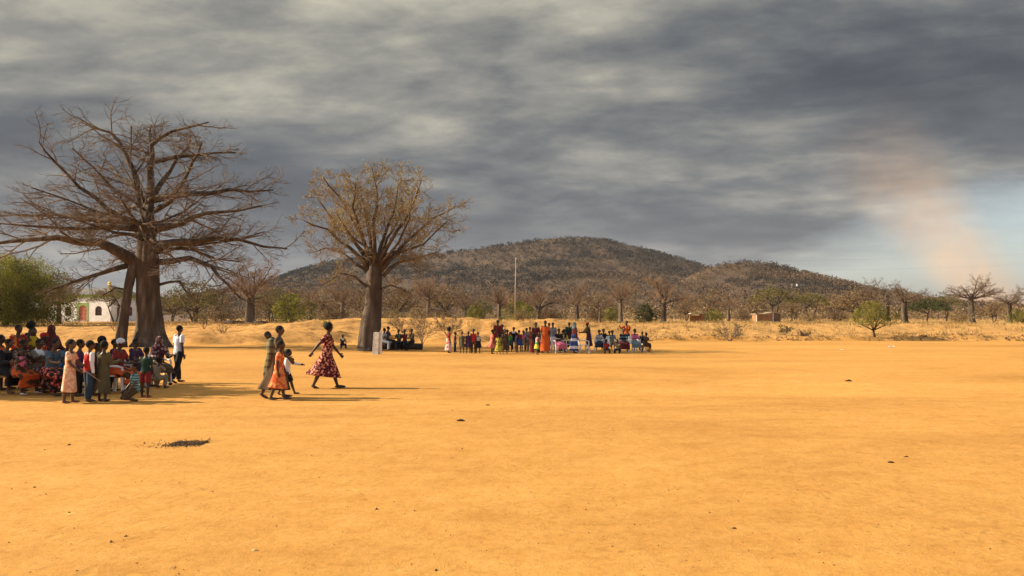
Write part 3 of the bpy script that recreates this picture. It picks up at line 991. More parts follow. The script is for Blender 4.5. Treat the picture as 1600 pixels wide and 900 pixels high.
def scrub_and_grass():
    rng = np.random.default_rng(7)
    # bush country between the plain and the hills: one mass
    n = 5200
    y = 150 + 560 * rng.uniform(0, 1, n) ** 1.3
    x = rng.uniform(-0.95, 0.95, n) * y
    keep = fbm(x / 40, y / 40, 90, 3) + rng.uniform(-.6, .6, n) > -0.15
    # leave the mosque yard and the huts free
    keep &= ~((np.abs(x + 87) < 26) & (y < 200)); keep &= ~((x > 20) & (x < 95) & (y < 165))
    x, y = x[keep], y[keep]
    z = terrain(x, y); s = rng.uniform(0.9, 2.6, len(x)) * (1 + (y - 150) / 900)
    tint = np.clip(0.5 + 0.5 * fbm(x / 25, y / 25, 91, 3) + rng.normal(0, .15, len(x)), 0, 1)
    P, F, T = clump_cloud(rng, np.stack([x, y, z + s * .7], 1), s, 46, s * 0.15, 0.9, tint)
    m = tinted('bush_country', [(0, (0.055, 0.048, 0.018)), (0.3, (0.135, 0.092, 0.043)), (0.6, (0.22, 0.148, 0.068)), (1, (0.33, 0.24, 0.112))])
    tag(cloud_obj('bush_country', P, F, T, m), label='brown thorn bush country reaching to the hills', cat='scrub', kind='stuff')
    # dry grass on banks and plain: upright blades in tufts
    n = 15000
    x = rng.uniform(-60, 60, n); y = 57 + 93 * rng.uniform(0, 1, n) ** 1.5
    foot = 58 + 5 * sstep(-22, -6, x) + 5 * sstep(2, 14, x); t = y - foot
    w = np.where(x > 4, 0.9 * sstep(0.6, 3, t), 0.85 * sstep(18, 40, t) + 0.9 * sstep(2, 6, t) * sstep(-15, -7, x))
    keep = (rng.uniform(0, 1, n) < w) & (fbm(x / 3.5, y / 3.5, 95, 3) + rng.uniform(-.5, .5, n) > -0.15)
    x, y = x[keep], y[keep]; z = terrain(x, y); n = len(x); k = 9
    bx = x[:, None] + rng.normal(0, .16, (n, k)); by = y[:, None] + rng.normal(0, .16, (n, k)); bz = np.repeat(z[:, None], k, 1) - 0.03
    h = rng.uniform(.12, .42, (n, k)); a = rng.uniform(0, 6.28, (n, k)); w_ = 0.022
    lx, ly = rng.normal(0, .12, (n, k)), rng.normal(0, .12, (n, k))
    p0 = np.stack([bx - np.cos(a) * w_, by - np.sin(a) * w_, bz], -1); p1 = np.stack([bx + np.cos(a) * w_, by + np.sin(a) * w_, bz], -1)
    p2 = np.stack([bx + lx, by + ly, bz + h], -1)
    P = np.stack([p0, p1, p2], 2).reshape(-1, 3); F = np.arange(len(P)).reshape(-1, 3)
    T = np.repeat(np.clip(np.repeat((0.5 + .5 * fbm(x / 6, y / 6, 96, 2))[:, None], k, 1) + rng.normal(0, .15, (n, k)), 0, 1).ravel(), 3)
    # brown weeds along the foot of the grassy bank
    nw = 520
    xw = rng.uniform(8, 58, nw); fw_ = 58 + 5 * sstep(-22, -6, xw) + 5 * sstep(2, 14, xw) + 1.6 * fbm(xw / 7, 68 / 30.0 + 0 * xw, 3, 3)
    yw = fw_ + rng.normal(.5, .5, nw); sw_ = rng.uniform(.08, .26, nw) * (1 + .8 * fbm(xw / 3, yw / 3, 97, 2))
    Pw, Fw, Tw = clump_cloud(rng, np.stack([xw, yw, terrain(xw, yw) + sw_ * .6], 1), sw_, 16, .07, .9)
    tag(cloud_obj('bank_weeds', Pw, Fw, Tw, BROWN), label='low brown weeds along the foot of the grassy bank', cat='weeds', kind='stuff')
    m = tinted('dry_grass', [(0, (0.19, 0.12, 0.04)), (0.5, (0.36, 0.235, 0.085)), (1, (0.48, 0.34, 0.14))])
    tag(cloud_obj('dry_grass', P, F, T, m), label='dry straw coloured grass on the bank and plain', cat='grass', kind='stuff')


scrub_and_grass()

# ------------------------------------------------------------------ buildings, poles, seats, litter
WHITEWASH = mottled('whitewash', (0.62, 0.58, 0.52), (0.80, 0.77, 0.72), 0.7, bump=0.15, bscale=8, c3=(0.84, 0.82, 0.78))
GREENPAINT = mottled('green_paint', (0.18, 0.30, 0.07), (0.30, 0.44, 0.11), 1.2)
REDPAINT = mottled('red_paint', (0.42, 0.12, 0.08), (0.55, 0.19, 0.12), 2.0)
DARKPANE = mottled('dark_pane', (0.015, 0.015, 0.017), (0.04, 0.04, 0.045), 2.0, rough=0.25)
IRON = mottled('roof_sheet', (0.10, 0.09, 0.085), (0.19, 0.175, 0.16), 0.8, rough=0.6)
GOLD = mottled('gilt_paint', (0.62, 0.42, 0.10), (0.75, 0.55, 0.16), 3.0, rough=0.35)
MUD = mottled('mud_wall', (0.23, 0.115, 0.05), (0.36, 0.19, 0.085), 1.5, bump=0.5, bscale=9)
THATCH = mottled('thatch', (0.30, 0.22, 0.13), (0.48, 0.38, 0.25), 4.0, bump=0.5, bscale=20)
TIMBER = mottled('grey_timber', (0.26, 0.19, 0.12), (0.44, 0.34, 0.23), 6.0, stretch=(1, 1, 0.15), bump=0.2)
BENCHWOOD = mottled('bench_wood', (0.20, 0.10, 0.04), (0.36, 0.19, 0.08), 7.0, stretch=(0.3, 2, 2), bump=0.2)
PLASTIC = mottled('white_plastic', (0.70, 0.69, 0.66), (0.82, 0.81, 0.78), 2.5, rough=0.45)
WIRE = mottled('wire_metal', (0.10, 0.10, 0.10), (0.18, 0.17, 0.16), 3.0, rough=0.5)


def arch(xc, w, zb, zs, n=10):
    """outline of an arched opening: bottom zb, spring zs"""
    r = w / 2
    return [(xc + r, zb)] + [(xc + r * math.cos(math.pi * i / n), zs + r * 1.1 * math.sin(math.pi * i / n)) for i in range(n + 1)] + [(xc - r, zb)]


def arched_wall(mb, x0, x1, z0, z1, y, th, ops):
    ops = sorted(ops); cx = x0
    for xc, w, zb, zs in ops:
        a, b = xc - w / 2, xc + w / 2
        mb.prism([(cx, z0), (a, z0), (a, z1), (cx, z1)], y, y + th)
        if zb > z0 + .01: mb.prism([(a, z0), (b, z0), (b, zb), (a, zb)], y, y + th)
        n = 10
        for i in range(n):       # above the arch, strip by strip
            t0, t1 = math.pi * (1 - i / n), math.pi * (1 - (i + 1) / n)
            xa, xb = xc + w / 2 * math.cos(t0), xc + w / 2 * math.cos(t1)
            za, zb2 = zs + w / 2 * 1.1 * math.sin(t0), zs + w / 2 * 1.1 * math.sin(t1)
            mb.prism([(xa, za), (xb, zb2), (xb, z1), (xa, z1)], y, y + th)
        cx = b
    mb.prism([(cx, z0), (x1, z0), (x1, z1), (cx, z1)], y, y + th)


def mosque():
    D = 172; x0 = gx(75, D); z = tz(gx(120, D), D)
    root = empty('mosque', (x0, D, z), R(-18)); root.scale = (1.38, 1, 1); tag(root, 'white mosque with green trim and arched red door beyond the left bank', 'building')
    W = gx(163, D) - x0; H = 4.75
    s = D / F_PX
    ops = [((104 - 75) * s, 1.15, 1.15, 2.35), ((124.5 - 75) * s, 1.55, 0.1, 2.35), ((146.5 - 75) * s, 1.2, 1.15, 2.35)]
    mb = MB(); arched_wall(mb, 0, W, -0.6, H, 0, 0.3, ops)
    mb.box((0.15, 4.2, H / 2 - .3), (0.3, 7.75, H + .6)); mb.box((W - .15, 4.2, H / 2 - .3), (0.3, 7.75, H + .6)); mb.box((W / 2, 8.2, H / 2 - .3), (W - .6, 0.25, H + .6))
    mb.build('wall', WHITEWASH, root)
    for k, (xc, w, zb, zs) in enumerate(ops):
        if k == 1: continue
        p = MB(); p.prism(arch(xc, w - .02, zb, zs), 0.16, 0.2)
        win = p.build('window', DARKPANE, root)
        f = MB()
        f.box((xc, 0.12, (zb + zs + w * .5) / 2), (0.06, 0.05, zs + w * .5 - zb)); f.box((xc, 0.12, zs), (w, 0.05, 0.06)); f.box((xc, 0.115, (zb + zs) / 2), (w, 0.04, 0.05))
        for sx in (-.27, .27): f.box((xc + sx * w, 0.12, (zb + zs) / 2), (0.04, 0.04, zs - zb))
        f.build('frame', mottled('brown_frame', (.10, .05, .035), (.16, .08, .05), 3), win)
    xc, w, zb, zs = ops[1]
    d = MB(); d.prism(arch(xc, w - .02, zb, zs), 0.14, 0.2); door = d.build('door', REDPAINT, root)
    d = MB()
    for sx in (-.25, .25):
        for zz in (0.6, 1.35, 2.05): d.box((xc + sx * w, 0.125, zb + zz), (w * .34, 0.03, 0.5))
    d.build('door_panel', mottled('dull_red', (0.34, 0.09, 0.06), (0.44, 0.14, 0.09), 2), door)
    g = MB()
    o = arch(xc, w, zb, zs); a, b = xc - w / 2 - .3, xc + w / 2 + .3
    arched_wall(g, a, b, 0.0, zs + w * .5 + .55, -0.04, 0.037, [(xc, w, 0.0, zs)])
    g.build('door_surround', GREENPAINT, root)
    g = MB(); g.box((W / 2, 4.1, H + .28), (W + .3, 8.6, 0.55)); g.build('cornice', GREENPAINT, root)
    r = MB(); zb = H + .56
    rings = [[(-.4, -.5, zb), (W + .4, -.5, zb), (W + .4, 8.7, zb), (-.4, 8.7, zb)], [(1.6, 2.6, zb + 1.35), (W - 1.6, 2.6, zb + 1.35), (W - 1.6, 5.6, zb + 1.35), (1.6, 5.6, zb + 1.35)]]
    r.ring_loft(rings); r.build('roof', IRON, root)
    m = MB(); m.box((W - .2, -.05, H + 1.3), (.5, .5, 2.1)); m.ellipsoid((W - .2, -.05, H + 2.35), (.33, .33, .2)); mn = m.build('minaret', mottled('cream_paint', (0.6, 0.5, 0.3), (0.72, 0.62, 0.4), 2), root)
    m = MB(); m.ellipsoid((W - .2, -.05, H + 2.75), (.3, .3, .32)); m.tube([(W - .2, -.05, H + 2.9), (W - .2, -.05, H + 3.7)], [.05, .02], 6, True); m.build('finial', GOLD, mn)
    for yy in (2.2, 5.2):       # windows of the shaded side wall
        p = MB(); p.box((W + .005, yy, 2.0), (.05, 1.0, 1.7)); win = p.build('window', DARKPANE, root)
        f = MB()
        for zz in (1.15, 2.0, 2.85): f.box((W + .035, yy, zz), (.05, 1.1, .07))
        for dy in (-.5, 0, .5): f.box((W + .033, yy + dy, 2.0), (.04, .06, 1.7))
        f.build('frame', REDPAINT, win)
    st = MB(); st.box((xc, -.6, 0.02), (2.4, 1.0, .22)); st.build('step', mottled('cement', (.3, .26, .22), (.42, .38, .33), 2), root)
    # white picket fence right of the giant trunk
    root = empty('picket_fence', (gx(247, 168), 168, tz(gx(268, 168), 168))); tag(root, 'white picket fence beyond the huge baobab trunk', 'fence')
    pk = None; L = gx(297, 168) - gx(247, 168)
    n = int(L / .24)
    for i in range(n):
        if pk is None:
            m = MB(); m.prism([(-.08, -.2), (.08, -.2), (.08, 1.2), (0, 1.36), (-.08, 1.2)], 0, .03); pk = m.build('picket', WHITEWASH, root)
            c = pk
        else:
            c = pk.copy(); COL.objects.link(c); c.parent = root
        c.location = (i * .24, 0, random.Random(i).uniform(-.05, .05))
    for zz in (.3, .95):
        m = MB(); m.box((L / 2, .06, zz), (L, .05, .09)); m.build('rail', WHITEWASH, root)


mosque()


def huts():
    D = 140; s = D / F_PX
    x0 = gx(1080, D); z = tz(gx(1090, D), D)
    r = empty('shelter', (x0, D, z)); tag(r, 'small flat roofed shelter on a single brick pier', 'hut')
    m = MB(); m.box((1.05, .8, 1.42), (2.3, 2.2, .13)); m.box((1.05, .8, 1.51), (2.15, 2.0, .05)); m.build('roof', THATCH, r)
    m = MB(); m.box((1.92, -.1, .58), (.4, .38, 1.56)); m.build('pier', MUD, r)
    m = MB(); m.box((1.92, 1.6, .58), (.25, .25, 1.56)); m.build('pier', MUD, r)
    m = MB(); m.box((.15, 1.62, .58), (.22, .22, 1.56)); m.build('pier', MUD, r)
    m = MB(); m.box((1.0, 1.74, .45), (1.5, .1, 1.3)); m.build('back_wall', MUD, r)
    x0 = gx(1182, D); z = tz(gx(1200, D), D)
    r = empty('mud_hut', (x0, D, z)); tag(r, 'long low mud hut with a sagging pale roof', 'hut')
    m = MB(); m.box((1.35, 1.5, .5), (2.6, 2.6, 1.6)); m.build('wall', MUD, r)
    m = MB(); m.box((3.4, 1.7, .5), (1.4, 2.4, 1.6)); m.build('right_side', mottled('dark_mud', (.13, .09, .06), (.22, .15, .1), 1.5), r)  # right side of the hut, in a darker mud colour
    m = MB()
    m.ring_loft([[(-.15, 0, 1.30), (-.15, 3.0, 1.30), (-.15, 3.0, 1.42), (-.15, 0, 1.42)], [(1.3, 0, 1.33), (1.3, 3.0, 1.33), (1.3, 3.0, 1.45), (1.3, 0, 1.45)],
                 [(2.72, -.05, 1.58), (2.72, 3.0, 1.58), (2.72, 3.0, 1.7), (2.72, -.05, 1.7)], [(4.25, 0, 1.33), (4.25, 3.0, 1.33), (4.25, 3.0, 1.44), (4.25, 0, 1.44)]])
    m.build('roof', THATCH, r)
    for xx in (0.02, 2.72):
        m = MB(); m.tube([(xx, .06, -.3), (xx + .02, .06, 1.42 if xx < 1 else 1.56)], [.06, .055], 7, True); m.build('post', WHITEWASH, r)
    # two white houses on the slope of the lower hill
    for px, py, Yd, w in ((1240, 446, 800, 3.0), (1249, 445, 806, 4.6)):
        x = gx(px, Yd); z = (499 - py) * Yd / F_PX + CAMH - 2.2
        r = empty('hill_house', (x, Yd, z)); tag(r, 'tiny white house on the lower hill, the ' + ('smaller' if w < 4 else 'wider') + ' of two', 'house')
        m = MB(); m.box((0, 0, .2), (w, 4, 5.4)); m.build('wall', mottled('dusty_plaster', (0.34, 0.29, 0.24), (0.5, 0.45, 0.39), .8), r)
        m = MB(); m.box((0, 0, 3.05), (w + .6, 4.6, .35)); m.build('roof', IRON, r)
        m = MB(); m.box((-.6, -2.02, 1.7), (.9, .08, 1.1)); m.build('window', DARKPANE, r)


huts()


def pole(px, D, top, label, wires=True):
    x = gx(px, D); z = tz(x, D)
    r = empty('utility_pole', (x, D, z)); tag(r, label, 'pole', 'poles of the power line')
    m = MB(); m.tube([(0, 0, -.3), (.03, 0, (top - z) * .5), (.10, 0, top - z)], [.095, .085, .07], 10, True); m.build('shaft', TIMBER, r, True)
    m = MB(); m.box((.1, 0, top - z - .25), (.08, .9, .08)); m.build('cross_arm', TIMBER, r)
    for yy in (-.4, .4):
        m = MB(); m.ellipsoid((.1, yy, top - z - .15), (.05, .05, .09), 8, 5); m.build('insulator', WHITEWASH, r)
    return Vector((x + .1, D, top - .3))


PD = 116
tops = (499 - 403) * PD / F_PX + CAMH
p0 = pole(805, PD, tops, 'tall bare wooden pole standing above the crowd in front of the hill')
p1 = pole(232, PD + 26, tops + 1.0, 'wooden pole hidden behind the huge baobab trunk')
p2 = pole(1655, PD - 8, tops + .2, 'wooden pole past the right end of the bank')
for k, (dz, dy) in enumerate(((0.15, -.4), (-1.15, .0))):
    for a, b in ((p1, p0), (p0, p2)):
        pts = []
        for i in range(25):
            t = i / 24
            q = a.lerp(b, t) + Vector((0, dy, dz - 1.1 * 4 * t * (1 - t) * 0.6)); pts.append(q)
        m = MB(); m.tube(pts, [.0045] * 25, 4)
        o = m.build('power_wire', WIRE)
        tag(o, ('upper' if k == 0 else 'lower') + ' power wire ' + ('left' if a is p1 else 'right') + ' of the tall bare pole', 'wire', 'wires of the power line')

# pale stump
m = MB(); trunk_loft(m, [(0, 0, 0), (0, 0, .4), (.03, 0, 1.1), (.05, 0, 1.65)], [.22, .16, .13, .07], random.Random(3), 10)
sx = gx(937, 112); o = m.build('tree_stump', PALE_BARK, None, True, (sx, 112, tz(sx, 112))); tag(o, 'thin pale dead stump on the plain behind the far chairs', 'stump')
# logs by the short thick baobab
for i, (px, L) in enumerate(((366, 2.6), (408, 1.8))):
    rng = random.Random(i)
    m = MB(); m.tube([(-L / 2, 0, .2), (0, .1, .24), (L / 2, -.05, .18)], [.22, .24, .17], 9, True)
    sx = gx(px, 108); o = m.build('fallen_log', DARK_BARK, None, True, (sx, 108, tz(sx, 108) - .02)); tag(o, ('longer' if i == 0 else 'shorter') + ' dark log lying by the short thick baobab', 'log', 'logs by the baobab')


def white_post():
    D = 2289 / (553 - 499.); x = gx(588, D)
    m = MB(); b = .155; t = .17
    rings = []
    for z, k, lean in ((-.1, 1.0, 0), (.55, .96, .012), (1.06, .92, .024), (1.1, .88, .025)):
        rings.append([(lean + sx * b * k, sy * .13 * k, z) for sx, sy in ((-1, -1), (1, -1), (1, 1), (-1, 1))])
    m.ring_loft(rings)
    mt, n, l, bs = mat_new('painted_stone')
    tc = N(n, 'ShaderNodeTexCoord'); src = tc.outputs['Object']
    n1 = N(n, 'ShaderNodeTexNoise', i_Scale=6.0, i_Detail=6.0); l.new(src, n1.inputs['Vector'])
    c = ramp(n, l, n1.outputs[0], [(.3, (.36, .31, .25)), (.55, (.55, .50, .43)), (.75, (.66, .62, .55))])
    sp = N(n, 'ShaderNodeSeparateXYZ'); l.new(src, sp.inputs[0])
    n2 = N(n, 'ShaderNodeTexNoise', i_Scale=26.0, i_Detail=2.0); l.new(src, n2.inputs['Vector'])
    col = math_node(n, l, 'LESS_THAN', math_node(n, l, 'ABSOLUTE', math_node(n, l, 'ADD', sp.outputs[0], .075)), .035)
    rows = math_node(n, l, 'GREATER_THAN', sp.outputs[2], .28)
    f = math_node(n, l, 'MULTIPLY', math_node(n, l, 'MULTIPLY', col, rows), math_node(n, l, 'GREATER_THAN', n2.outputs[0], .53))
    c = mixc(n, l, math_node(n, l, 'MULTIPLY', f, .75), c, (.09, .05, .04))
    l.new(c, bs.inputs['Base Color'])
    o = m.build('stone_post', mt, None, False, (x, D, tz(x, D))); o.rotation_euler = (0, R(1.5), R(-14))
    tag(o, 'leaning whitish stone post with faded dark lettering beside the baobab', 'post')
    m = MB(); m.box((0, 0, .55), (.1, .1, 1.25)); x2 = gx(595.5, D + .6)
    o = m.build('marker_stake', WHITEWASH, None, False, (x2, D + .6, tz(x2, D))); tag(o, 'thin white stake right behind the stone post', 'stake')


white_post()


def chair_proto():
    r = empty('plastic_chair')
    m = MB()
    rings = []
    for x, z, w in ((-.21, .41, .19), (-.1, .415, .21), (.1, .425, .225), (.22, .42, .225), (.235, .39, .22)):
        rings.append([(x, -w, z), (x, w, z), (x, w, z - .03), (x, -w, z - .03)])
    m.ring_loft(rings); m.build('seat', PLASTIC, r)
    m = MB(); rings = []
    for z, x, w in ((.40, -.20, .18), (.55, -.235, .20), (.72, -.285, .215), (.80, -.305, .19), (.83, -.31, .13)):
        rings.append([(x, -w, z), (x - .015, 0, z), (x, w, z), (x - .03, w, z), (x - .045, 0, z), (x - .03, -w, z)])
    m.ring_loft(rings); m.build('backrest', PLASTIC, r)
    for sx, sy in ((1, 1), (1, -1), (-1, 1), (-1, -1)):
        m = MB(); xb = .25 if sx > 0 else -.29
        top = (.20 * sx, .205 * sy, .41)
        m.ring_loft([[(xb + a * .03, .245 * sy + b * .028, 0) for a, b in ((-1, -1), (1, -1), (1, 1), (-1, 1))],
                     [(top[0] + a * .04, top[1] + b * .03, top[2]) for a, b in ((-1, -1), (1, -1), (1, 1), (-1, 1))]])
        m.build('leg', PLASTIC, r)
    for sy in (1, -1):
        m = MB()
        pts = [(-.275, .215 * sy, .63), (-.1, .25 * sy, .635), (.1, .255 * sy, .63), (.215, .245 * sy, .60), (.225, .235 * sy, .42)]
        m.tube([Vector(p) for p in pts], [.024, .026, .028, .028, .03], 6, True); m.build('armrest', PLASTIC, r)
    return r


CHAIR = chair_proto()


def chair(x, y, rz, label, grp):
    c = copy_tree(CHAIR, (x, y, tz(x, y)), rz, 1.0, label, 'chair', grp, 'plastic_chair')
    return c


def bench(x, y, rz, L, h, label):
    r = empty('wooden_bench', (x, y, tz(x, y)), rz); tag(r, label, 'bench')
    for yy in (-.09, .09):
        m = MB(); m.box((0, yy, h - .025), (L, .165, .05)); m.build('plank', BENCHWOOD, r)
    for sx in (-1, 1):
        for sy in (-1, 1):
            m = MB(); m.box((sx * (L / 2 - .2), sy * .11, h / 2 - .03), (.09, .08, h - .05)); m.build('leg', BENCHWOOD, r)
        m = MB(); m.box((sx * (L / 2 - .2), 0, h * .4), (.05, .16, .07)); m.build('stretcher', BENCHWOOD, r)
    return r


def ground_bits():
    rng = np.random.default_rng(77)
    # small clods and crumbs on the pitch, uncountable
    n = 900
    D = 1 / rng.uniform(1 / 52.0, 1 / 4.6, n)
    x = rng.uniform(-.72, .72, n) * D; z = terrain(x, D)
    s = rng.uniform(.003, .012, n) * (1 + 0.8 * (rng.uniform(0, 1, n) > .95))
    base = np.array([(1, 0, .0), (-.5, .8, 0), (-.6, -.8, 0), (.1, 0, .9), (0.2, .1, -.3)], float)
    fc = np.array([(0, 1, 3), (1, 2, 3), (2, 0, 3), (1, 0, 4), (2, 1, 4), (0, 2, 4)])
    a = rng.uniform(0, 6.28, n); ca, sa = np.cos(a), np.sin(a)
    B = base[None] * rng.uniform(.6, 1.3, (n, 5, 3)) * s[:, None, None]
    V = np.stack([B[:, :, 0] * ca[:, None] - B[:, :, 1] * sa[:, None] + x[:, None], B[:, :, 0] * sa[:, None] + B[:, :, 1] * ca[:, None] + D[:, None], B[:, :, 2] + z[:, None]], -1)
    F = (fc[None] + 5 * np.arange(n)[:, None, None]).reshape(-1, 3)
    T = np.repeat(rng.uniform(0, 1, n), 5)
    m = tinted('clod', [(0, (.10, .055, .025)), (.5, (.25, .125, .045)), (1, (.40, .22, .08))])
    tag(cloud_obj('clods', V.reshape(-1, 3), F, T, m), label='small dark clods and crumbs of earth on the pitch', cat='clods', kind='stuff')
    # burnt patch: charcoal crumbs and ash
    n = 1500
    D0 = 2289 / (692 - 499.); x0 = gx(297, D0)
    core = rng.uniform(0, 1, n) < .8
    x = np.where(core, rng.uniform(-1, 1, n) * .22, rng.normal(-.12, .2, n)); y = np.where(core, rng.normal(0, .13, n), rng.normal(-.03, .2, n)) + x * .12
    s = rng.uniform(.004, .015, n)
    a = rng.uniform(0, 6.28, n); ca, sa = np.cos(a), np.sin(a)
    B = base[None] * rng.uniform(.6, 1.4, (n, 5, 3)) * s[:, None, None]
    V = np.stack([B[:, :, 0] * ca[:, None] - B[:, :, 1] * sa[:, None] + x[:, None], B[:, :, 0] * sa[:, None] + B[:, :, 1] * ca[:, None] + y[:, None], B[:, :, 2] + rng.uniform(0, .022, n)[:, None] * core[:, None]], -1)
    F = (fc[None] + 5 * np.arange(n)[:, None, None]).reshape(-1, 3)
    T = np.repeat(np.where(core, rng.uniform(.1, 1, n), rng.uniform(.4, 1, n)), 5)
    m = tinted('charcoal', [(0, (.012, .010, .008)), (.5, (.05, .035, .022)), (1, (.16, .09, .04))])
    o = cloud_obj('charcoal_patch', V.reshape(-1, 3), F, T, m); o.location = (x0, D0, tz(x0, D0))
    tag(o, label='long black patch of charcoal crumbs on the bare sand', cat='charcoal', kind='stuff')
    # single larger stones
    for i, (px, py, s, dark, label) in enumerate((
            (720, 658, .075, 1, 'flat dark scrap of bark lying alone on the sand'), (762, 633, .05, 0, 'brown clod beside the flat dark scrap of bark'),
            (1388, 723, .045, 1, 'small black clod on the open sand below the sapling'), (1412, 714, .028, 1, 'tiny dark clod next to the small black clod'),
            (1144, 823, .022, 1, 'dark bit of twig on the bare foreground sand'), (403, 856, .03, 2, 'yellowish stone in the foreground sand'),
            (1324, 596, .10, 1, 'long low dark dung patch on the far pitch'), (112, 693, .035, 1, 'dark clod left of the charcoal patch'))):
        Dd = 2289 / (py - 499.); x = gx(px, Dd); rg = random.Random(i)
        mb = MB(); mb.ellipsoid((0, 0, s * .12), (s * .9, s * .5, s * .3), 9, 6)
        mb.v = [(a * (1 + rg.uniform(-.2, .2)), b * (1 + rg.uniform(-.2, .2)), c * (1 + rg.uniform(-.25, .25))) for a, b, c in mb.v]
        mat = (mottled('brown_clod', (.18, .09, .035), (.30, .15, .06), 20), mottled('black_clod', (.02, .014, .01), (.06, .038, .022), 20), mottled('yellow_stone', (.5, .36, .13), (.66, .5, .22), 20))[dark]
        o = mb.build('clod' if dark != 2 else 'stone', mat, None, False, (x, Dd, tz(x, Dd))); tag(o, label, 'clod' if dark != 2 else 'stone')
    for i, (px, py, w, label) in enumerate(((1313, 548, .22, 'white scrap of litter left of the wider one on the far pitch'), (1390, 543.5, .40, 'wider white scrap of litter on the far pitch below the sapling'),
                                            (1094, 532.5, .36, 'white scrap of litter at the foot of the wide twiggy shrub'))):
        Dd = 2289 / (py - 499.); x = gx(px, Dd); rg = random.Random(i)
        mb = MB(); rows = []
        for a in range(5):
            rows.append([(w * (a / 4 - .5), w * .35 * (b / 3 - .5), .02 + rg.uniform(0, w * .22)) for b in range(4)])
        base = len(mb.v)
        for row in rows: mb.v.extend(row)
        for a in range(4):
            for b in range(3):
                q = base + a * 4 + b; mb.f.append((q, q + 1, q + 5, q + 4))
        o = mb.build('litter', PLASTIC, None, False, (x, Dd, tz(x, Dd) + .01)); tag(o, label, 'litter', 'scraps of litter')


ground_bits()

# ------------------------------------------------------------------ people
def cloth(name, c1, c2=None, kind='plain', scale=9.0, c3=None):
    """plain weave, floral (scattered blots on a ground) or stripe"""
    if name in MATS: return MATS[name]
    m, n, l, bs = mat_new(name)
    tc = N(n, 'ShaderNodeTexCoord'); src = tc.outputs['Object']
    no = N(n, 'ShaderNodeTexNoise', i_Scale=5.0, i_Detail=5.0); l.new(src, no.inputs['Vector'])
    shade = ramp(n, l, no.outputs[0], [(.3, (.78, .78, .78)), (.7, (1.1, 1.1, 1.1))])
    base = None
    if kind == 'floral':
        vo = N(n, 'ShaderNodeTexVoronoi', i_Scale=scale, i_Randomness=1.0); l.new(src, vo.inputs['Vector'])
        base = ramp(n, l, vo.outputs['Distance'], [(0.0, c3 or c2), (.2, c3 or c2), (.26, c2), (.42, c2), (.5, c1)], 'LINEAR')
        v2 = N(n, 'ShaderNodeTexVoronoi', i_Scale=scale * 1.7, i_Randomness=1.0); l.new(src, v2.inputs['Vector'])
        base = mixc(n, l, math_node(n, l, 'MULTIPLY', math_node(n, l, 'LESS_THAN', v2.outputs['Distance'], .22), .7), base, c1)
    elif kind == 'stripe':
        sp = N(n, 'ShaderNodeSeparateXYZ'); l.new(src, sp.inputs[0])
        w = math_node(n, l, 'FRACT', math_node(n, l, 'MULTIPLY', sp.outputs[2], scale))
        base = ramp(n, l, w, [(.0, c1), (.58, c1), (.64, c2), (.94, c2), (1.0, c1)])
    else:
        base = c1
    c = mixc(n, l, 1.0, base, shade, 'MULTIPLY')
    l.new(c, bs.inputs['Base Color'])
    bs.inputs['Roughness'].default_value = .85
    return m


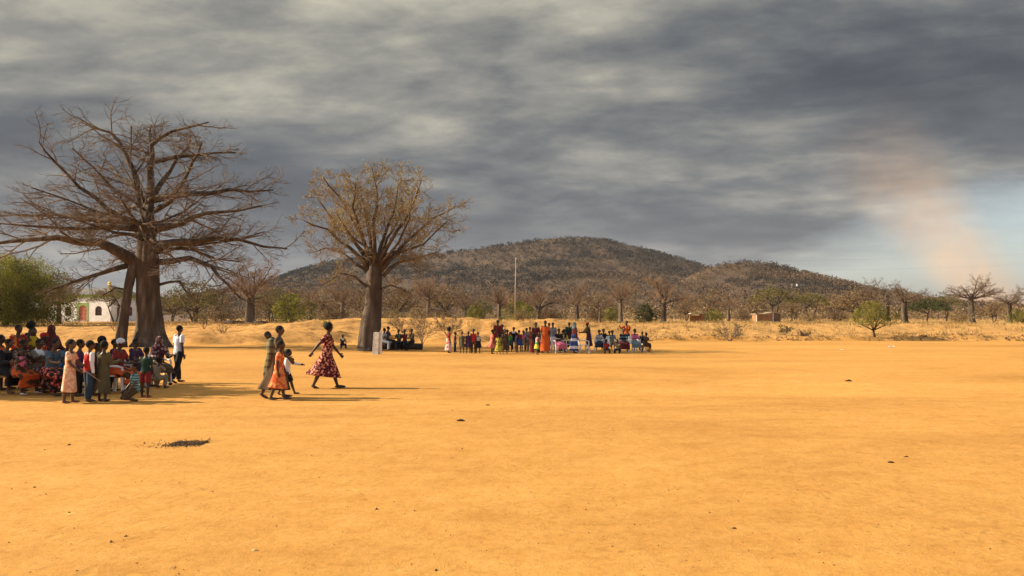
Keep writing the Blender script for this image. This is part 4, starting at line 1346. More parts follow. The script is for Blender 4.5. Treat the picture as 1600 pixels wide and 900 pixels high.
SKINS = [mottled('skin_a', (.062, .033, .020), (.086, .046, .028), 12, rough=.45), mottled('skin_b', (.09, .048, .029), (.118, .064, .038), 12, rough=.45),
         mottled('skin_c', (.046, .026, .017), (.066, .037, .024), 12, rough=.45)]
HAIR = mottled('black_hair', (.008, .007, .006), (.018, .015, .012), 60, rough=.9, bump=.4, bscale=140)
EYE = mottled('eye_white', (.30, .27, .23), (.36, .33, .28), 3, rough=.5)
C = {
    'red': cloth('red_cloth', (.42, .025, .018)), 'orange': cloth('orange_cloth', (.62, .115, .02)), 'white': cloth('white_cloth', (.72, .71, .72)),
    'black': cloth('black_cloth', (.014, .013, .015)), 'navy': cloth('navy_cloth', (.018, .026, .06)), 'jeans': cloth('jeans', (.03, .055, .085)),
    'denim': cloth('denim_dress', (.055, .095, .13), (.11, .16, .19), 'floral', 26), 'olive': cloth('olive_cloth', (.10, .085, .04)),
    'greyolive': cloth('grey_olive', (.17, .15, .105)), 'brown': cloth('brown_cloth', (.09, .055, .025)), 'maroon': cloth('maroon_cloth', (.10, .018, .018)),
    'peach': cloth('peach_print', (.74, .36, .19), (.82, .58, .42), 'floral', 14), 'teal': cloth('teal_stripe', (.025, .17, .19), (.30, .40, .40), 'stripe', 19),
    'dkgreen': cloth('dark_green', (.018, .05, .03)), 'green': cloth('green_cloth', (.06, .22, .05)), 'yellow': cloth('yellow_cloth', (.62, .43, .03)),
    'yprint': cloth('yellow_print', (.50, .42, .04), (.16, .15, .02), 'floral', 11), 'blue': cloth('blue_cloth', (.03, .18, .42)), 'royal': cloth('royal_blue', (.02, .06, .25)),
    'pink': cloth('pink_cloth', (.66, .16, .26)), 'salmon': cloth('salmon_cloth', (.66, .20, .13)), 'grey': cloth('grey_cloth', (.24, .23, .24)), 'lgrey': cloth('light_grey', (.42, .42, .43)),
    'purple': cloth('purple_cloth', (.06, .022, .065)), 'khaki': cloth('khaki_cloth', (.27, .2, .12)), 'dkred': cloth('dark_red', (.22, .022, .018)), 'tealgrey': cloth('teal_grey', (.17, .25, .26)),
    'floral_red': cloth('red_floral', (.085, .012, .012), (.62, .22, .13), 'floral', 17, (.68, .36, .26)),
    'floral_black': cloth('black_floral', (.014, .012, .012), (.50, .05, .03), 'floral', 12, (.6, .4, .28)),
    'kanga': cloth('orange_kanga', (.60, .095, .016), (.075, .04, .015), 'floral', 5), 'orange_print': cloth('orange_print', (.62, .10, .025), (.72, .30, .10), 'floral', 13),
    'redprint': cloth('red_print', (.44, .03, .02), (.62, .22, .05), 'floral', 11), 'darkprint': cloth('dark_print', (.04, .025, .028), (.30, .2, .13), 'floral', 13),
    'maroonprint': cloth('maroon_print', (.085, .018, .022), (.34, .24, .2), 'floral', 13), 'striped': cloth('black_teal_stripe', (.014, .015, .017), (.11, .24, .26), 'stripe', 6),
    'bluewhite': cloth('blue_white_stripe', (.025, .06, .2), (.6, .6, .6), 'stripe', 2.6), 'whitered': cloth('white_red_print', (.62, .5, .46), (.55, .09, .06), 'floral', 5),
    'wrap': cloth('olive_wrap', (.17, .15, .075), (.08, .07, .04), 'stripe', 7), 'ygreen': cloth('yellow_green', (.5, .42, .05), (.06, .25, .05), 'stripe', 3.2),
    'sandal': cloth('sandal', (.06, .045, .035)), 'whiteshoe': cloth('pale_shoe', (.6, .5, .46)), 'redshoe': cloth('red_shoe', (.5, .06, .04)), 'redblue': cloth('red_blue', (.4, .03, .05), (.03, .08, .3), 'stripe', 3.0),
}
BAKE = []      # objects whose remesh is applied in one pass at the end


def remesh(o, vox, smooth=2):
    m = o.modifiers.new('remesh', 'REMESH'); m.mode = 'VOXEL'; m.voxel_size = vox; m.use_smooth_shade = True
    if smooth:
        s = o.modifiers.new('smooth', 'SMOOTH'); s.iterations = smooth; s.factor = .5
    BAKE.append(o)


def ring(c, u, v, ru, rv, n=14, folds=0, amp=0.0, ph=0.0):
    out = []
    for j in range(n):
        a = 2 * math.pi * j / n
        k = 1 + (amp * math.sin(folds * a + ph) if folds else 0)
        p = c + u * (math.cos(a) * ru * k) + v * (math.sin(a) * rv * k)
        out.append((p.x, p.y, p.z))
    return out


def limb_dir(f, ab, side):
    f, ab = R(f), R(ab)
    return Vector((math.sin(f) * math.cos(ab), side * math.sin(ab), -math.cos(f) * math.cos(ab)))


PNUM = [0]


def person(label, px=None, D=None, h=1.6, face=0, legs=((3, 4, 3), (-3, 4, 3)), arms=((4, 9, 12), (4, 9, 12)), lean=2, wear=(), hair='short', skin=None, head=(0, 0),
           vox=.012, pz=None, fat=1.0, child=None, group=None, xy=None, twist=0, fingers=True, cat='person', feetz=0.0, name='person'):
    """legs: (hip flexion, abduction, knee flexion) left, right; arms: (shoulder flexion, abduction, elbow flexion) left, right. The figure faces +X before it is turned."""
    PNUM[0] += 1
    rng = random.Random(PNUM[0] * 7 + 1)
    child = (h < 1.45) if child is None else child
    x, y = xy if xy else (gx(px, D), D)
    root = empty(name, (x, y, tz(x, y) + feetz), R(face))
    tag(root, label, cat, group)
    skin = SKINS[PNUM[0] % 3] if skin is None else SKINS[skin]
    k = .93 if child else 1.0
    TH, SH, AN = .25 * h * k, .235 * h * k, .04 * h
    TR = .295 * h
    UA, FA, HA = .165 * h, .145 * h, .10 * h
    hw = .055 * h * fat; sw = (.090 if child else .096) * h
    HR = (.079 if child else .066) * h          # half head height
    # ---- skeleton
    J = {}
    for s, (f, ab, kn) in zip((1, -1), legs):
        hip = Vector((0, s * hw, 0)); kd = limb_dir(f, ab, s); knee = hip + kd * TH
        sd = limb_dir(f - kn, ab * .4, s); ank = knee + sd * SH
        J[s] = (hip, knee, ank, f - kn)
    low = min(J[s][2].z - AN * (1.0 if abs(J[s][3]) < 40 else .6) for s in (1, -1))
    low = min(low, min(J[s][1].z - .035 * h for s in (1, -1)))
    P0 = Vector((0, 0, -low if pz is None else pz))
    for s in (1, -1):
        a, b, c, g = J[s]; J[s] = (a + P0, b + P0, c + P0, g)
    ln = R(lean); up = Vector((math.sin(ln), 0, math.cos(ln))); fw = Vector((math.cos(ln), 0, -math.sin(ln))); sd = Vector((0, 1, 0))
    tw = R(twist); sdt = Vector((-math.sin(tw), math.cos(tw), 0))
    SHO = P0 + up * TR
    neck = SHO + up * (.035 * h)
    hy, hp = R(head[0]), R(head[1])
    hf = Vector((math.cos(hy) * math.cos(hp), math.sin(hy) * math.cos(hp), math.sin(hp)))        # where the face looks
    hu = (Vector((0, 0, 1)) - hf * hf.z).normalized(); hs = hu.cross(hf)
    HC = neck + up * (.02 * h) + hu * HR * .92 + hf * .012 * h
    arm = {}
    for s, (f, ab, el) in zip((1, -1), arms):
        sh = SHO + sdt * (s * sw) - up * .012 * h
        e = sh + limb_dir(f, ab, s) * UA; w = e + limb_dir(f + el, ab * .35, s) * FA
        arm[s] = (sh, e, w, limb_dir(f + el + 8, ab * .2, s))

    def torso(mb, inf, z0=-.03, z1=1.0, n=14):
        T = [(-.10, .080, .066), (0.0, .090, .074), (.22, .080, .063), (.40, .073, .058), (.62, .080, .064), (.82, .085, .062), (.95, .074, .050), (1.03, .042, .040)]
        rings = []
        for t, a, b in T:
            if t < z0 - .01 or t > z1 + .04: continue
            sde = sd.lerp(sdt, max(0, min(1, t)))
            rings.append(ring(P0 + up * (TR * t), sde, fw, a * h * fat + inf, b * h * fat + inf, n))
        mb.ring_loft(rings)

    def seg(mb, a, b, ra, rb, n=9, ext=0.0):
        d = (b - a).normalized()
        mb.tube([a - d * ext, a.lerp(b, .35), b + d * ext], [ra, ra * .6 + rb * .4 + .004 * h, rb], n, True)

    # ---- the body, one surface
    mb = MB(); torso(mb, 0)
    for s in (1, -1):
        hip, kn, an, g = J[s]
        seg(mb, hip + Vector((0, 0, .02 * h)), kn, .052 * h * fat, .034 * h); mb.ellipsoid(kn, (.034 * h,) * 3, 8, 5)
        m1 = kn.lerp(an, .3)
        mb.tube([kn, m1 + Vector((-.006 * h, 0, 0)), an], [.032 * h, .034 * h, .021 * h], 9, True)
        fd = Vector((1, 0, 0)) if abs(g) < 25 else (Vector((math.cos(R(g)), 0, math.sin(R(g)) * 1.0)).normalized() if g < 0 else Vector((math.cos(R(g)), 0, math.sin(R(g)))))
        sole = an + Vector((0, 0, -.018 * h))
        q = Matrix.Rotation(-math.asin(max(-1, min(1, fd.z))), 3, 'Y')
        mb.ellipsoid(an, (.024 * h, .022 * h, .024 * h), 8, 5)
        mb.ellipsoid(sole + fd * .042 * h, (.078 * h, .028 * h, .020 * h), 10, 6, q)
        mb.ellipsoid(sole + fd * .09 * h, (.035 * h, .03 * h, .013 * h), 8, 5, q)
        sh, e, w, hd = arm[s]
        mb.ellipsoid(sh, (.036 * h,) * 3, 8, 6)
        seg(mb, sh, e, .032 * h * fat, .023 * h); mb.ellipsoid(e, (.0235 * h,) * 3, 8, 5); seg(mb, e, w, .024 * h, .0155 * h)
        # hand: palm and, close up, five fingers
        pa = w + hd * .03 * h
        side = hd.cross(Vector((0, 1, 0)));  side = side.normalized() if side.length > .1 else Vector((1, 0, 0))
        mb.tube([w, pa, w + hd * .055 * h], [.015 * h, .021 * h, .019 * h], 7, True)
        if fingers:
            for i, (o_, L_) in enumerate(((-.018, .042), (-.006, .048), (.006, .046), (.017, .036))):
                b0 = w + hd * .05 * h + side * (o_ * h)
                b1 = b0 + (hd + side * o_ * 9).normalized() * L_ * .55 * h; b2 = b1 + (hd + side * o_ * 5 + Vector((0, -s * .45, 0))).normalized() * L_ * .45 * h
                mb.tube([b0, b1, b2], [.0062 * h, .006 * h, .0048 * h], 6, True)
            t0 = w + hd * .018 * h + side * .014 * h
            t1 = t0 + (hd * .7 + side * .75).normalized() * .028 * h; t2 = t1 + (hd + side * .2).normalized() * .02 * h
            mb.tube([t0, t1, t2], [.0075 * h, .0068 * h, .005 * h], 6, True)
        else:
            mb.ellipsoid(w + hd * .07 * h, (.02 * h, .014 * h, .028 * h), 7, 5)
    mb.tube([SHO - up * .03 * h, neck, HC - hu * HR * .5], [.042 * h, .030 * h, .030 * h], 10, True)
    rot = Matrix((hf, hs, hu)).transposed()
    mb.ellipsoid(HC + hu * HR * .12, (HR * .86, HR * .70, HR * .86), 14, 10, rot)
    mb.ellipsoid(HC - hu * HR * .42 + hf * HR * .20, (HR * .56, HR * .50, HR * .56), 12, 8, rot)        # jaw
    mb.ellipsoid(HC - hu * HR * .10 + hf * HR * .80, (HR * .22, HR * .15, HR * .17), 8, 5, rot)         # nose
    mb.ellipsoid(HC - hu * HR * .48 + hf * HR * .68, (HR * .16, HR * .26, HR * .13), 8, 5, rot)         # mouth
    mb.ellipsoid(HC + hu * HR * .22 + hf * HR * .68, (HR * .16, HR * .46, HR * .12), 8, 5, rot)         # brow
    for s in (1, -1):
        mb.ellipsoid(HC - hu * HR * .05 + hs * (s * HR * .72) - hf * HR * .05, (HR * .17, HR * .10, HR * .24), 7, 5, rot)
    body = mb.build('body', skin, root, True); remesh(body, vox)
    if fingers:
        mb = MB()
        for s in (1, -1):
            mb.ellipsoid(HC + hu * HR * .06 + hs * (s * HR * .30) + hf * HR * .735, (HR * .07, HR * .11, HR * .055), 8, 5, rot)
        mb.build('eyes', EYE, root, True)
    # ---- hair
    if hair in ('short', 'afro', 'bun'):
        mb = MB(); kk = {'short': 1.0, 'afro': 1.2, 'bun': 1.03}[hair]
        mb.ellipsoid(HC + hu * HR * (.25 if hair != 'afro' else .34) - hf * HR * .13, (HR * .86 * kk, HR * .77 * kk, HR * .84 * kk), 14, 9, rot)
        if hair == 'bun': mb.ellipsoid(HC + hu * HR * .7 - hf * HR * .75, (HR * .4,) * 3, 10, 7)
        mb.build('hair', HAIR, root, True)
    # ---- clothing
    for w_ in wear:
        kind, mat = w_[0], C[w_[1]]
        opt = w_[2] if len(w_) > 2 else {}
        inf = opt.get('inf', .009 * h)
        mb = MB()
        if kind in ('shirt', 'dress', 'vest'):
            torso(mb, inf, opt.get('bottom', -.12 if kind != 'dress' else 0.0), .97)
            sl = opt.get('sleeve', 'short' if kind != 'vest' else 'none')
            for s in (1, -1):
                sh, e, w, hd = arm[s]
                if sl == 'none':
                    mb.ellipsoid(sh - sdt * s * .02 * h, (.034 * h,) * 3, 8, 6); continue
                mb.ellipsoid(sh, (.034 * h + inf * .5,) * 3, 9, 6)
                end = sh.lerp(e, .68 if sl == 'short' else 1.0)
                mb.tube([sh, sh.lerp(end, .5), end], [.034 * h + inf * .7, .032 * h + inf, (.030 if sl == 'short' else .026) * h + inf * 1.3], 10, True)
                if sl == 'long':
                    mb.ellipsoid(e, (.026 * h + inf * 1.2,) * 3, 9, 6)
                    mb.tube([e, w], [.026 * h + inf * 1.2, .018 * h + inf], 10, True)
        if kind in ('skirt', 'dress', 'wrapskirt'):
            hem = opt.get('hem', .2) * h; fl = opt.get('flare', 1.0); trail = opt.get('trail', 0.0) * h
            sit = opt.get('sit', False)
            n = 26; rings = []
            if not sit:
                z0 = P0.z + .09 * h
                nz = 9
                for i in range(nz):
                    t = i / (nz - 1); z = z0 + (hem - z0) * t
                    # keep both legs inside
                    xs, ys = [], []
                    for s in (1, -1):
                        a, b, c, g = J[s]
                        if z > b.z: q = a.lerp(b, max(0, min(1, (a.z - z) / max(1e-3, a.z - b.z))))
                        else: q = b.lerp(c, max(0, min(1, (b.z - z) / max(1e-3, b.z - c.z))))
                        xs.append(q.x); ys.append(q.y)
                    cx = (min(xs) + max(xs)) / 2 - trail * t ** 2 * .5; cy = (min(ys) + max(ys)) / 2
                    rx = (max(xs) - min(xs)) / 2 + .075 * h * fat + (.035 * h * fl) * t + trail * .5 * t ** 2
                    ry = (max(ys) - min(ys)) / 2 + .052 * h * fat + (.045 * h * fl) * t
                    if i == 0: rx, ry, cx = .071 * h * fat + inf, .09 * h * fat + inf, up.x * .09 * h
                    zz = Vector((cx, cy, z + trail * .15 * t))
                    rg = ring(zz + Vector((0, 0, (.02 * h * math.sin(PNUM[0])) * t)), Vector((1, 0, 0)), sd, rx, ry, n, 6 + PNUM[0] % 3, .075 * t * max(fl, .5), .35 * t + PNUM[0])
                    rings.append([(p_[0], p_[1], p_[2] - (p_[0] - cx) / max(rx, .01) * (.012 * h + trail * .22) * t) for p_ in rg])
            else:
                hip = (J[1][0] + J[-1][0]) / 2; kn = (J[1][1] + J[-1][1]) / 2; an = (J[1][2] + J[-1][2]) / 2
                spread = abs(J[1][1].y - J[-1][1].y) / 2
                bot = kn.lerp(an, max(0, min(1, (kn.z - hem) / max(.01, kn.z - an.z))))
                td = (kn - hip).normalized(); tn = Vector((-td.z, 0, td.x))
                path = [(hip - td * .09 * h, td, .100, .085), (hip, td, .112, .088), (hip.lerp(kn, .5), td, .085 + spread / h, .068), (kn - td * .01 * h, td, .072 + spread / h, .058),
                        (kn + td * .035 * h - Vector((0, 0, .03 * h)), (td + Vector((0, 0, -1))).normalized(), .070 + spread / h, .055),
                        (kn.lerp(bot, .5) + Vector((.012 * h, 0, 0)), Vector((0, 0, -1)), .073 + spread / h, .055), (bot + Vector((.012 * h, 0, 0)), Vector((0, 0, -1)), .085 + spread / h, .062)]
                for i, (c_, d_, a_, b_) in enumerate(path):
                    vv = sd.cross(d_).normalized()
                    rings.append(ring(c_, sd, vv, a_ * h * fat, b_ * h * fat, n, 7, .03 * min(1, i / 3), PNUM[0]))
            mb.ring_loft(rings)
        if kind in ('trousers', 'shorts'):
            torso(mb, inf * .9, -.12, .12)
            for s in (1, -1):
                hip, kn, an, g = J[s]
                end = kn.lerp(an, .93) if kind == 'trousers' else hip.lerp(kn, .88)
                if kind == 'trousers':
                    mb.tube([hip + Vector((0, 0, .02 * h)), hip.lerp(kn, .5), kn], [.054 * h * fat + inf, .046 * h + inf, .037 * h + inf], 12, True)
                    mb.ellipsoid(kn, (.037 * h + inf,) * 3, 10, 7); mb.tube([kn, kn.lerp(end, .5), end], [.037 * h + inf, .036 * h + inf * 1.2, .03 * h + inf * 1.3], 12, True)
                else:
                    mb.tube([hip + Vector((0, 0, .02 * h)), end], [.054 * h * fat + inf, .046 * h + inf * 2.0], 12, True)
        if kind == 'veil':
            mb.ellipsoid(HC + hu * HR * .16 - hf * HR * .20, (HR * .98, HR * .88, HR * 1.0), 14, 9, rot)
            mb.ellipsoid(HC - hu * HR * .75 - hf * HR * .1, (HR * .72, HR * .78, HR * .6), 12, 7, rot)
            base = SHO - up * (opt.get('drop', .12) * h)
            mb.ring_loft([ring(HC - hf * HR * .25, hs, hf, HR * .82, HR * .7, 16), ring(neck - up * .01 * h - hf * .01 * h, sdt, fw, .085 * h, .07 * h, 16),
                          ring(SHO - up * .03 * h, sdt, fw, .135 * h, .085 * h, 16), ring(base, sdt, fw, .145 * h, .10 * h, 16, 5, .05)])
        if kind == 'headwrap':
            mb.ellipsoid(HC + hu * HR * .36 - hf * HR * .18, (HR * .98, HR * .86, HR * .82), 14, 9, rot)
            mb.ellipsoid(HC + hu * HR * .3 - hf * HR * .85, (HR * .36, HR * .34, HR * .34), 10, 7, rot)
        if kind == 'cap':
            mb.ellipsoid(HC + hu * HR * .42 - hf * HR * .05, (HR * .92, HR * .8, HR * .66), 14, 9, rot)
        if kind == 'backwrap':       # cloth that ties a child to the back
            torso(mb, inf * 1.8, .18, .93)
            c0 = P0 + up * (TR * .60) - fw * (.075 * h)
            mb.ellipsoid(c0, (.075 * h, .10 * h, .14 * h), 14, 9)
            mb.tube([SHO + sdt * .08 * h - fw * .02 * h, P0 + up * TR * .5 + fw * .07 * h, P0 + up * TR * .35 - sdt * .1 * h], [.03 * h, .035 * h, .04 * h], 8, True)
        if kind == 'shawl':
            torso(mb, inf * 2.2, .3, .97)
            for s in (1, -1):
                sh, e, w, hd = arm[s]; mb.ellipsoid(sh, (.05 * h,) * 3, 9, 6); mb.tube([sh, e, e.lerp(w, .4)], [.052 * h, .048 * h, .05 * h], 10, True)
        if kind == 'drape':          # loose cloth end hanging behind
            a = P0 + up * TR * .42 - fw * .075 * h
            X1 = Vector((1, 0, 0))
            mb.ring_loft([ring(a, sd, fw, .10 * h, .05 * h, 16), ring(Vector((a.x - .03 * h, 0, .46 * h)), sd, X1, .11 * h, .06 * h, 16, 5, .06),
                          ring(Vector((a.x - .05 * h, .01 * h, .32 * h)), sd, X1, .10 * h, .06 * h, 16, 5, .10), ring(Vector((a.x - .06 * h, .02 * h, .22 * h)), sd, X1, .07 * h, .035 * h, 16, 5, .14)])
        if kind == 'collar':
            mb.ring_loft([ring(neck - up * .005 * h, sdt, fw, .045 * h, .045 * h, 14), ring(SHO - up * .012 * h, sdt, fw, .10 * h, .075 * h, 14), ring(SHO - up * .06 * h + fw * .01 * h, sdt, fw, .09 * h, .08 * h, 14)])
        if kind == 'shoes':
            for s in (1, -1):
                an = J[s][2]; g = J[s][3]
                fd = Vector((1, 0, 0)) if abs(g) < 25 else Vector((math.cos(R(g)), 0, math.sin(R(g)))).normalized()
                q = Matrix.Rotation(-math.asin(max(-1, min(1, fd.z))), 3, 'Y')
                mb.ellipsoid(an + Vector((0, 0, -.025 * h)) + fd * .045 * h, (.09 * h, .034 * h, .019 * h), 12, 6, q)
        names = {'vest': 'vest', 'wrapskirt': 'skirt', 'backwrap': 'carrying_cloth', 'drape': 'hanging_cloth', 'headwrap': 'head_wrap'}
        o = mb.build(names.get(kind, kind), mat, root, True)
        if kind in ('skirt', 'wrapskirt'):
            remesh(o, max(vox, .013), 1)
        else:
            remesh(o, max(vox, .012), 2)
    root['_top'] = HC.z + HR
    return root


def baby(label, x, y, z, face, wearc, s=1.0, headoff=(0, 0), vox=.014):
    """an infant: curled trunk with arms, legs and a round head"""
    r = empty('person', (x, y, z), R(face)); tag(r, label, 'person')
    m = MB()
    m.ring_loft([ring(Vector((0, 0, .0)), Vector((0, 1, 0)), Vector((1, 0, 0)), .06 * s, .055 * s, 12), ring(Vector((0, 0, .06 * s)), Vector((0, 1, 0)), Vector((1, 0, 0)), .085 * s, .075 * s, 12),
                 ring(Vector((.0, 0, .2 * s)), Vector((0, 1, 0)), Vector((1, 0, 0)), .085 * s, .065 * s, 12), ring(Vector((0, 0, .29 * s)), Vector((0, 1, 0)), Vector((1, 0, 0)), .05 * s, .045 * s, 12)])
    hc = Vector((.015 * s + headoff[0], headoff[1], .385 * s))
    m.tube([Vector((0, 0, .27 * s)), hc], [.035 * s, .035 * s], 8, True)
    m.ellipsoid(hc, (.085 * s, .075 * s, .09 * s), 12, 8); m.ellipsoid(hc + Vector((.075 * s, 0, -.015 * s)), (.022 * s, .02 * s, .02 * s), 7, 5)
    for sd_ in (1, -1):
        m.ellipsoid(hc + Vector((0, sd_ * .075 * s, 0)), (.015 * s, .012 * s, .022 * s), 7, 5)
        m.tube([Vector((0, sd_ * .08 * s, .24 * s)), Vector((.06 * s, sd_ * .12 * s, .17 * s)), Vector((.13 * s, sd_ * .08 * s, .2 * s))], [.03 * s, .025 * s, .02 * s], 8, True)
        m.tube([Vector((0, sd_ * .05 * s, .03 * s)), Vector((.12 * s, sd_ * .11 * s, .06 * s)), Vector((.13 * s, sd_ * .12 * s, -.06 * s)), Vector((.17 * s, sd_ * .12 * s, -.08 * s))], [.042 * s, .035 * s, .024 * s, .02 * s], 8, True)
    o = m.build('body', SKINS[0], r, True); remesh(o, vox)
    m = MB(); m.ellipsoid(hc + Vector((-.018 * s, 0, .022 * s)), (.082 * s, .078 * s, .082 * s), 12, 8); m.build('hair', HAIR, r, True)
    m = MB(); m.ring_loft([ring(Vector((0, 0, .02 * s)), Vector((0, 1, 0)), Vector((1, 0, 0)), .085 * s, .08 * s, 12), ring(Vector((0, 0, .12 * s)), Vector((0, 1, 0)), Vector((1, 0, 0)), .1 * s, .088 * s, 12), ring(Vector((0, 0, .28 * s)), Vector((0, 1, 0)), Vector((1, 0, 0)), .075 * s, .065 * s, 12)])
    o = m.build('shirt', C[wearc], r, True); remesh(o, vox)
    return r


SIT = ((82, 9, 84), (80, 9, 82)); LAP = ((28, 8, 62), (28, 8, 62))
STAND = ((3, 4, 3), (-3, 4, 3)); LOOSE = ((4, 9, 12), (2, 9, 10))


def Df(py): return 2289.0 / (py - 499.0)


GN = 'people resting in the shade at the left'
GW = 'people walking across the pitch'
GF = 'people gathered under the far shade'


def near_people():
    P = person
    # the bench and those on it
    bench(gx(28, 19.9), 19.95, R(8), 2.6, .43, 'rough wooden bench under the seated women')
    bench(gx(-30, 20.9), 20.9, R(8), 2.4, .43, 'rough wooden bench at the back of the shaded crowd')
    P('seated person in black with a bowed head at the end of the bench', 8, 20.1, 1.6, -20, SIT, LAP, 10, [('dress', 'black', dict(sit=1, hem=.12, sleeve='long'))], head=(10, -15), group=GN, pz=.52)
    P('seated woman in dark patterned blouse and orange skirt holding a pink bundle', 33, 19.75, 1.58, -28, SIT, ((35, 8, 75), (35, 8, 70)), 8, [('shirt', 'darkprint'), ('skirt', 'kanga', dict(sit=1, hem=.11)), ('shoes', 'whiteshoe')], head=(20, -12), group=GN, pz=.52)
    P('seated woman in grey olive blouse with a white collar on the bench', 58, 20.0, 1.58, -12, SIT, ((30, 8, 60), (40, 8, 50)), 7, [('shirt', 'greyolive'), ('collar', 'white'), ('skirt', 'maroonprint', dict(sit=1, hem=.1))], head=(0, -5), group=GN, pz=.52)
    P('seated woman in blue denim dress over a black floral skirt', 82, 19.6, 1.6, -25, SIT, ((45, 8, 35), (40, 8, 45)), 9, [('shirt', 'denim'), ('skirt', 'floral_black', dict(sit=1, hem=.06)), ('shoes', 'sandal')], head=(15, -8), group=GN, pz=.52, fat=1.12)
    baby('infant in pink asleep on the lap of the woman with the orange skirt', gx(40, 19.6), 19.52, .62, -60, 'pink', .9)
    # standing behind
    P('child in red top at the outer end of the bench', 1, 20.9, 1.37, 10, STAND, LOOSE, 2, [('shirt', 'orange'), ('shorts', 'brown')], group=GN)
    P('standing person in red print shawl with a shaved head behind the bench', 28, 21.4, 1.60, -15, STAND, ((20, 10, 40), (20, 10, 40)), 3, [('dress', 'redprint', dict(hem=.1)), ('shawl', 'redprint')], group=GN)
    P('tall standing woman with full hair carrying a child in yellow', 47, 21.8, 1.66, 5, STAND, ((20, 12, 90), (25, 12, 85)), 2, [('dress', 'darkprint', dict(hem=.12))], hair='afro', group=GN)
    baby('infant in yellow on the arm of the tall woman', gx(53, 21.5), 21.5, 1.0, -40, 'yellow', 1.05)
    P('child in red and white cap behind the bench', 67, 20.9, 1.42, 0, STAND, LOOSE, 4, [('dress', 'redprint', dict(hem=.2)), ('cap', 'red')], hair=None, group=GN)
    P('standing woman in a long dark red veil', 80, 21.2, 1.58, -20, STAND, ((20, 10, 40), (20, 10, 40)), 3, [('dress', 'maroon', dict(hem=.08, sleeve='long')), ('veil', 'maroon', dict(drop=.2))], hair=None, group=GN)
    P('seated person in bright blue behind the girl in the peach dress', 100, 20.9, 1.5, -10, SIT, LAP, 12, [('shirt', 'blue'), ('skirt', 'navy', dict(sit=1, hem=.12))], head=(0, -20), group=GN, pz=.5)
    # in front
    P('standing girl in a peach print dress holding a thin stick', 111, 17.65, 1.33, 4, ((4, 4, 4), (-5, 4, 2)), ((22, 6, 45), (14, 6, 40)), 2, [('dress', 'peach', dict(hem=.2, flare=.3))], head=(0, 3), group=GN, hair='short', skin=1)
    a = Vector((gx(111, 17.65) + .30, 17.5, .72)); m = MB(); m.tube([a, a + Vector((.2, -.02, -.12)), a + Vector((.42, -.03, -.27))], [.007, .006, .004], 6, True)
    tag(m.build('stick', TIMBER), 'thin pale stick in the hand of the girl in the peach dress', 'stick')
    P('dark clad child half hidden behind the girl in the peach dress', 125, 19.2, 1.29, 20, STAND, LOOSE, 2, [('shirt', 'purple', dict(sleeve='long')), ('trousers', 'black')], group=GN)
    P('child in a red vest over a white top and jeans', 141, 17.9, 1.30, 50, ((4, 5, 4), (-4, 5, 2)), ((-4, 10, 14), (-4, 10, 12)), 1, [('shirt', 'white', dict(inf=.008, sleeve='long', bottom=-.13)), ('vest', 'red', dict(inf=.022, bottom=.0)), ('trousers', 'jeans')], head=(-10, 0), group=GN, skin=1)
    P('child in a long olive brown dress with a shaved head', 163, 18.0, 1.29, 75, STAND, ((20, 6, 80), (20, 6, 80)), 2, [('dress', 'olive', dict(hem=.11, flare=.2, sleeve='long'))], group=GN, hair='short', skin=0)
    P('dark haired child behind the one in the olive brown dress', 159, 20.3, 1.32, 10, STAND, LOOSE, 2, [('dress', 'brown', dict(hem=.2))], group=GN, hair='afro')
    P('dark child standing behind the white plastic chair of the woman in red', 179, 20.6, 1.26, 0, STAND, LOOSE, 2, [('shirt', 'navy'), ('trousers', 'black')], group=GN)
    P('child in black peering between the red vest and the olive dress', 151, 19.4, 1.2, 30, STAND, LOOSE, 2, [('dress', 'black', dict(hem=.25))], group=GN)
    # woman in the chair
    cx, cy = gx(189, 20.2), 20.2
    chair(cx, cy, R(-8), 'white plastic chair under the woman with the white head wrap', 'white plastic chairs')
    P('seated woman in red with a white head wrap in a plastic chair', xy=(cx - .06, cy), h=1.63, face=-8, legs=SIT, arms=((25, 10, 55), (30, 10, 55)), lean=5, wear=[('shirt', 'dkred'), ('skirt', 'kanga', dict(sit=1, hem=.13)), ('headwrap', 'white'), ('shoes', 'sandal')], hair=None, head=(5, -10), group=GN, pz=.5, fat=1.1)
    P('seated person in dark purple behind the woman in the chair', 209, 21.8, 1.6, -12, SIT, LAP, 8, [('shirt', 'purple'), ('skirt', 'navy', dict(sit=1, hem=.12))], head=(0, -5), group=GN, pz=.48)
    chair(gx(206, 21.8), 21.8, R(-12), 'white plastic chair hidden behind the woman with the white head wrap', 'white plastic chairs')
    P('small child in a dark green shirt and red shorts with red shoes', 229, 18.9, 1.12, 80, STAND, ((30, 14, 30), (5, 10, 10)), 3, [('shirt', 'dkgreen'), ('shorts', 'dkred'), ('shoes', 'redshoe')], group=GN)
    P('kneeling boy in a teal striped shirt', 213, 18.05, 1.18, 218, ((62, 10, 138), (58, 10, 138)), ((15, 10, 25), (15, 10, 25)), 0, [('shirt', 'teal'), ('shorts', 'brown')], head=(-8, 5), group=GN, skin=1)
    chair(gx(250, 22.6), 22.6, R(-52), 'white plastic chair under the woman with the patterned headscarf', 'white plastic chairs')
    P('seated woman in a dark red patterned headscarf and brown skirt', 249, 22.6, 1.6, -52, SIT, ((30, 10, 70), (30, 10, 60)), 6, [('shirt', 'maroonprint', dict(sleeve='long')), ('veil', 'maroonprint', dict(drop=.1)), ('skirt', 'brown', dict(sit=1, hem=.2)), ('shoes', 'sandal')], hair=None, head=(-10, -4), group=GN, pz=.5)
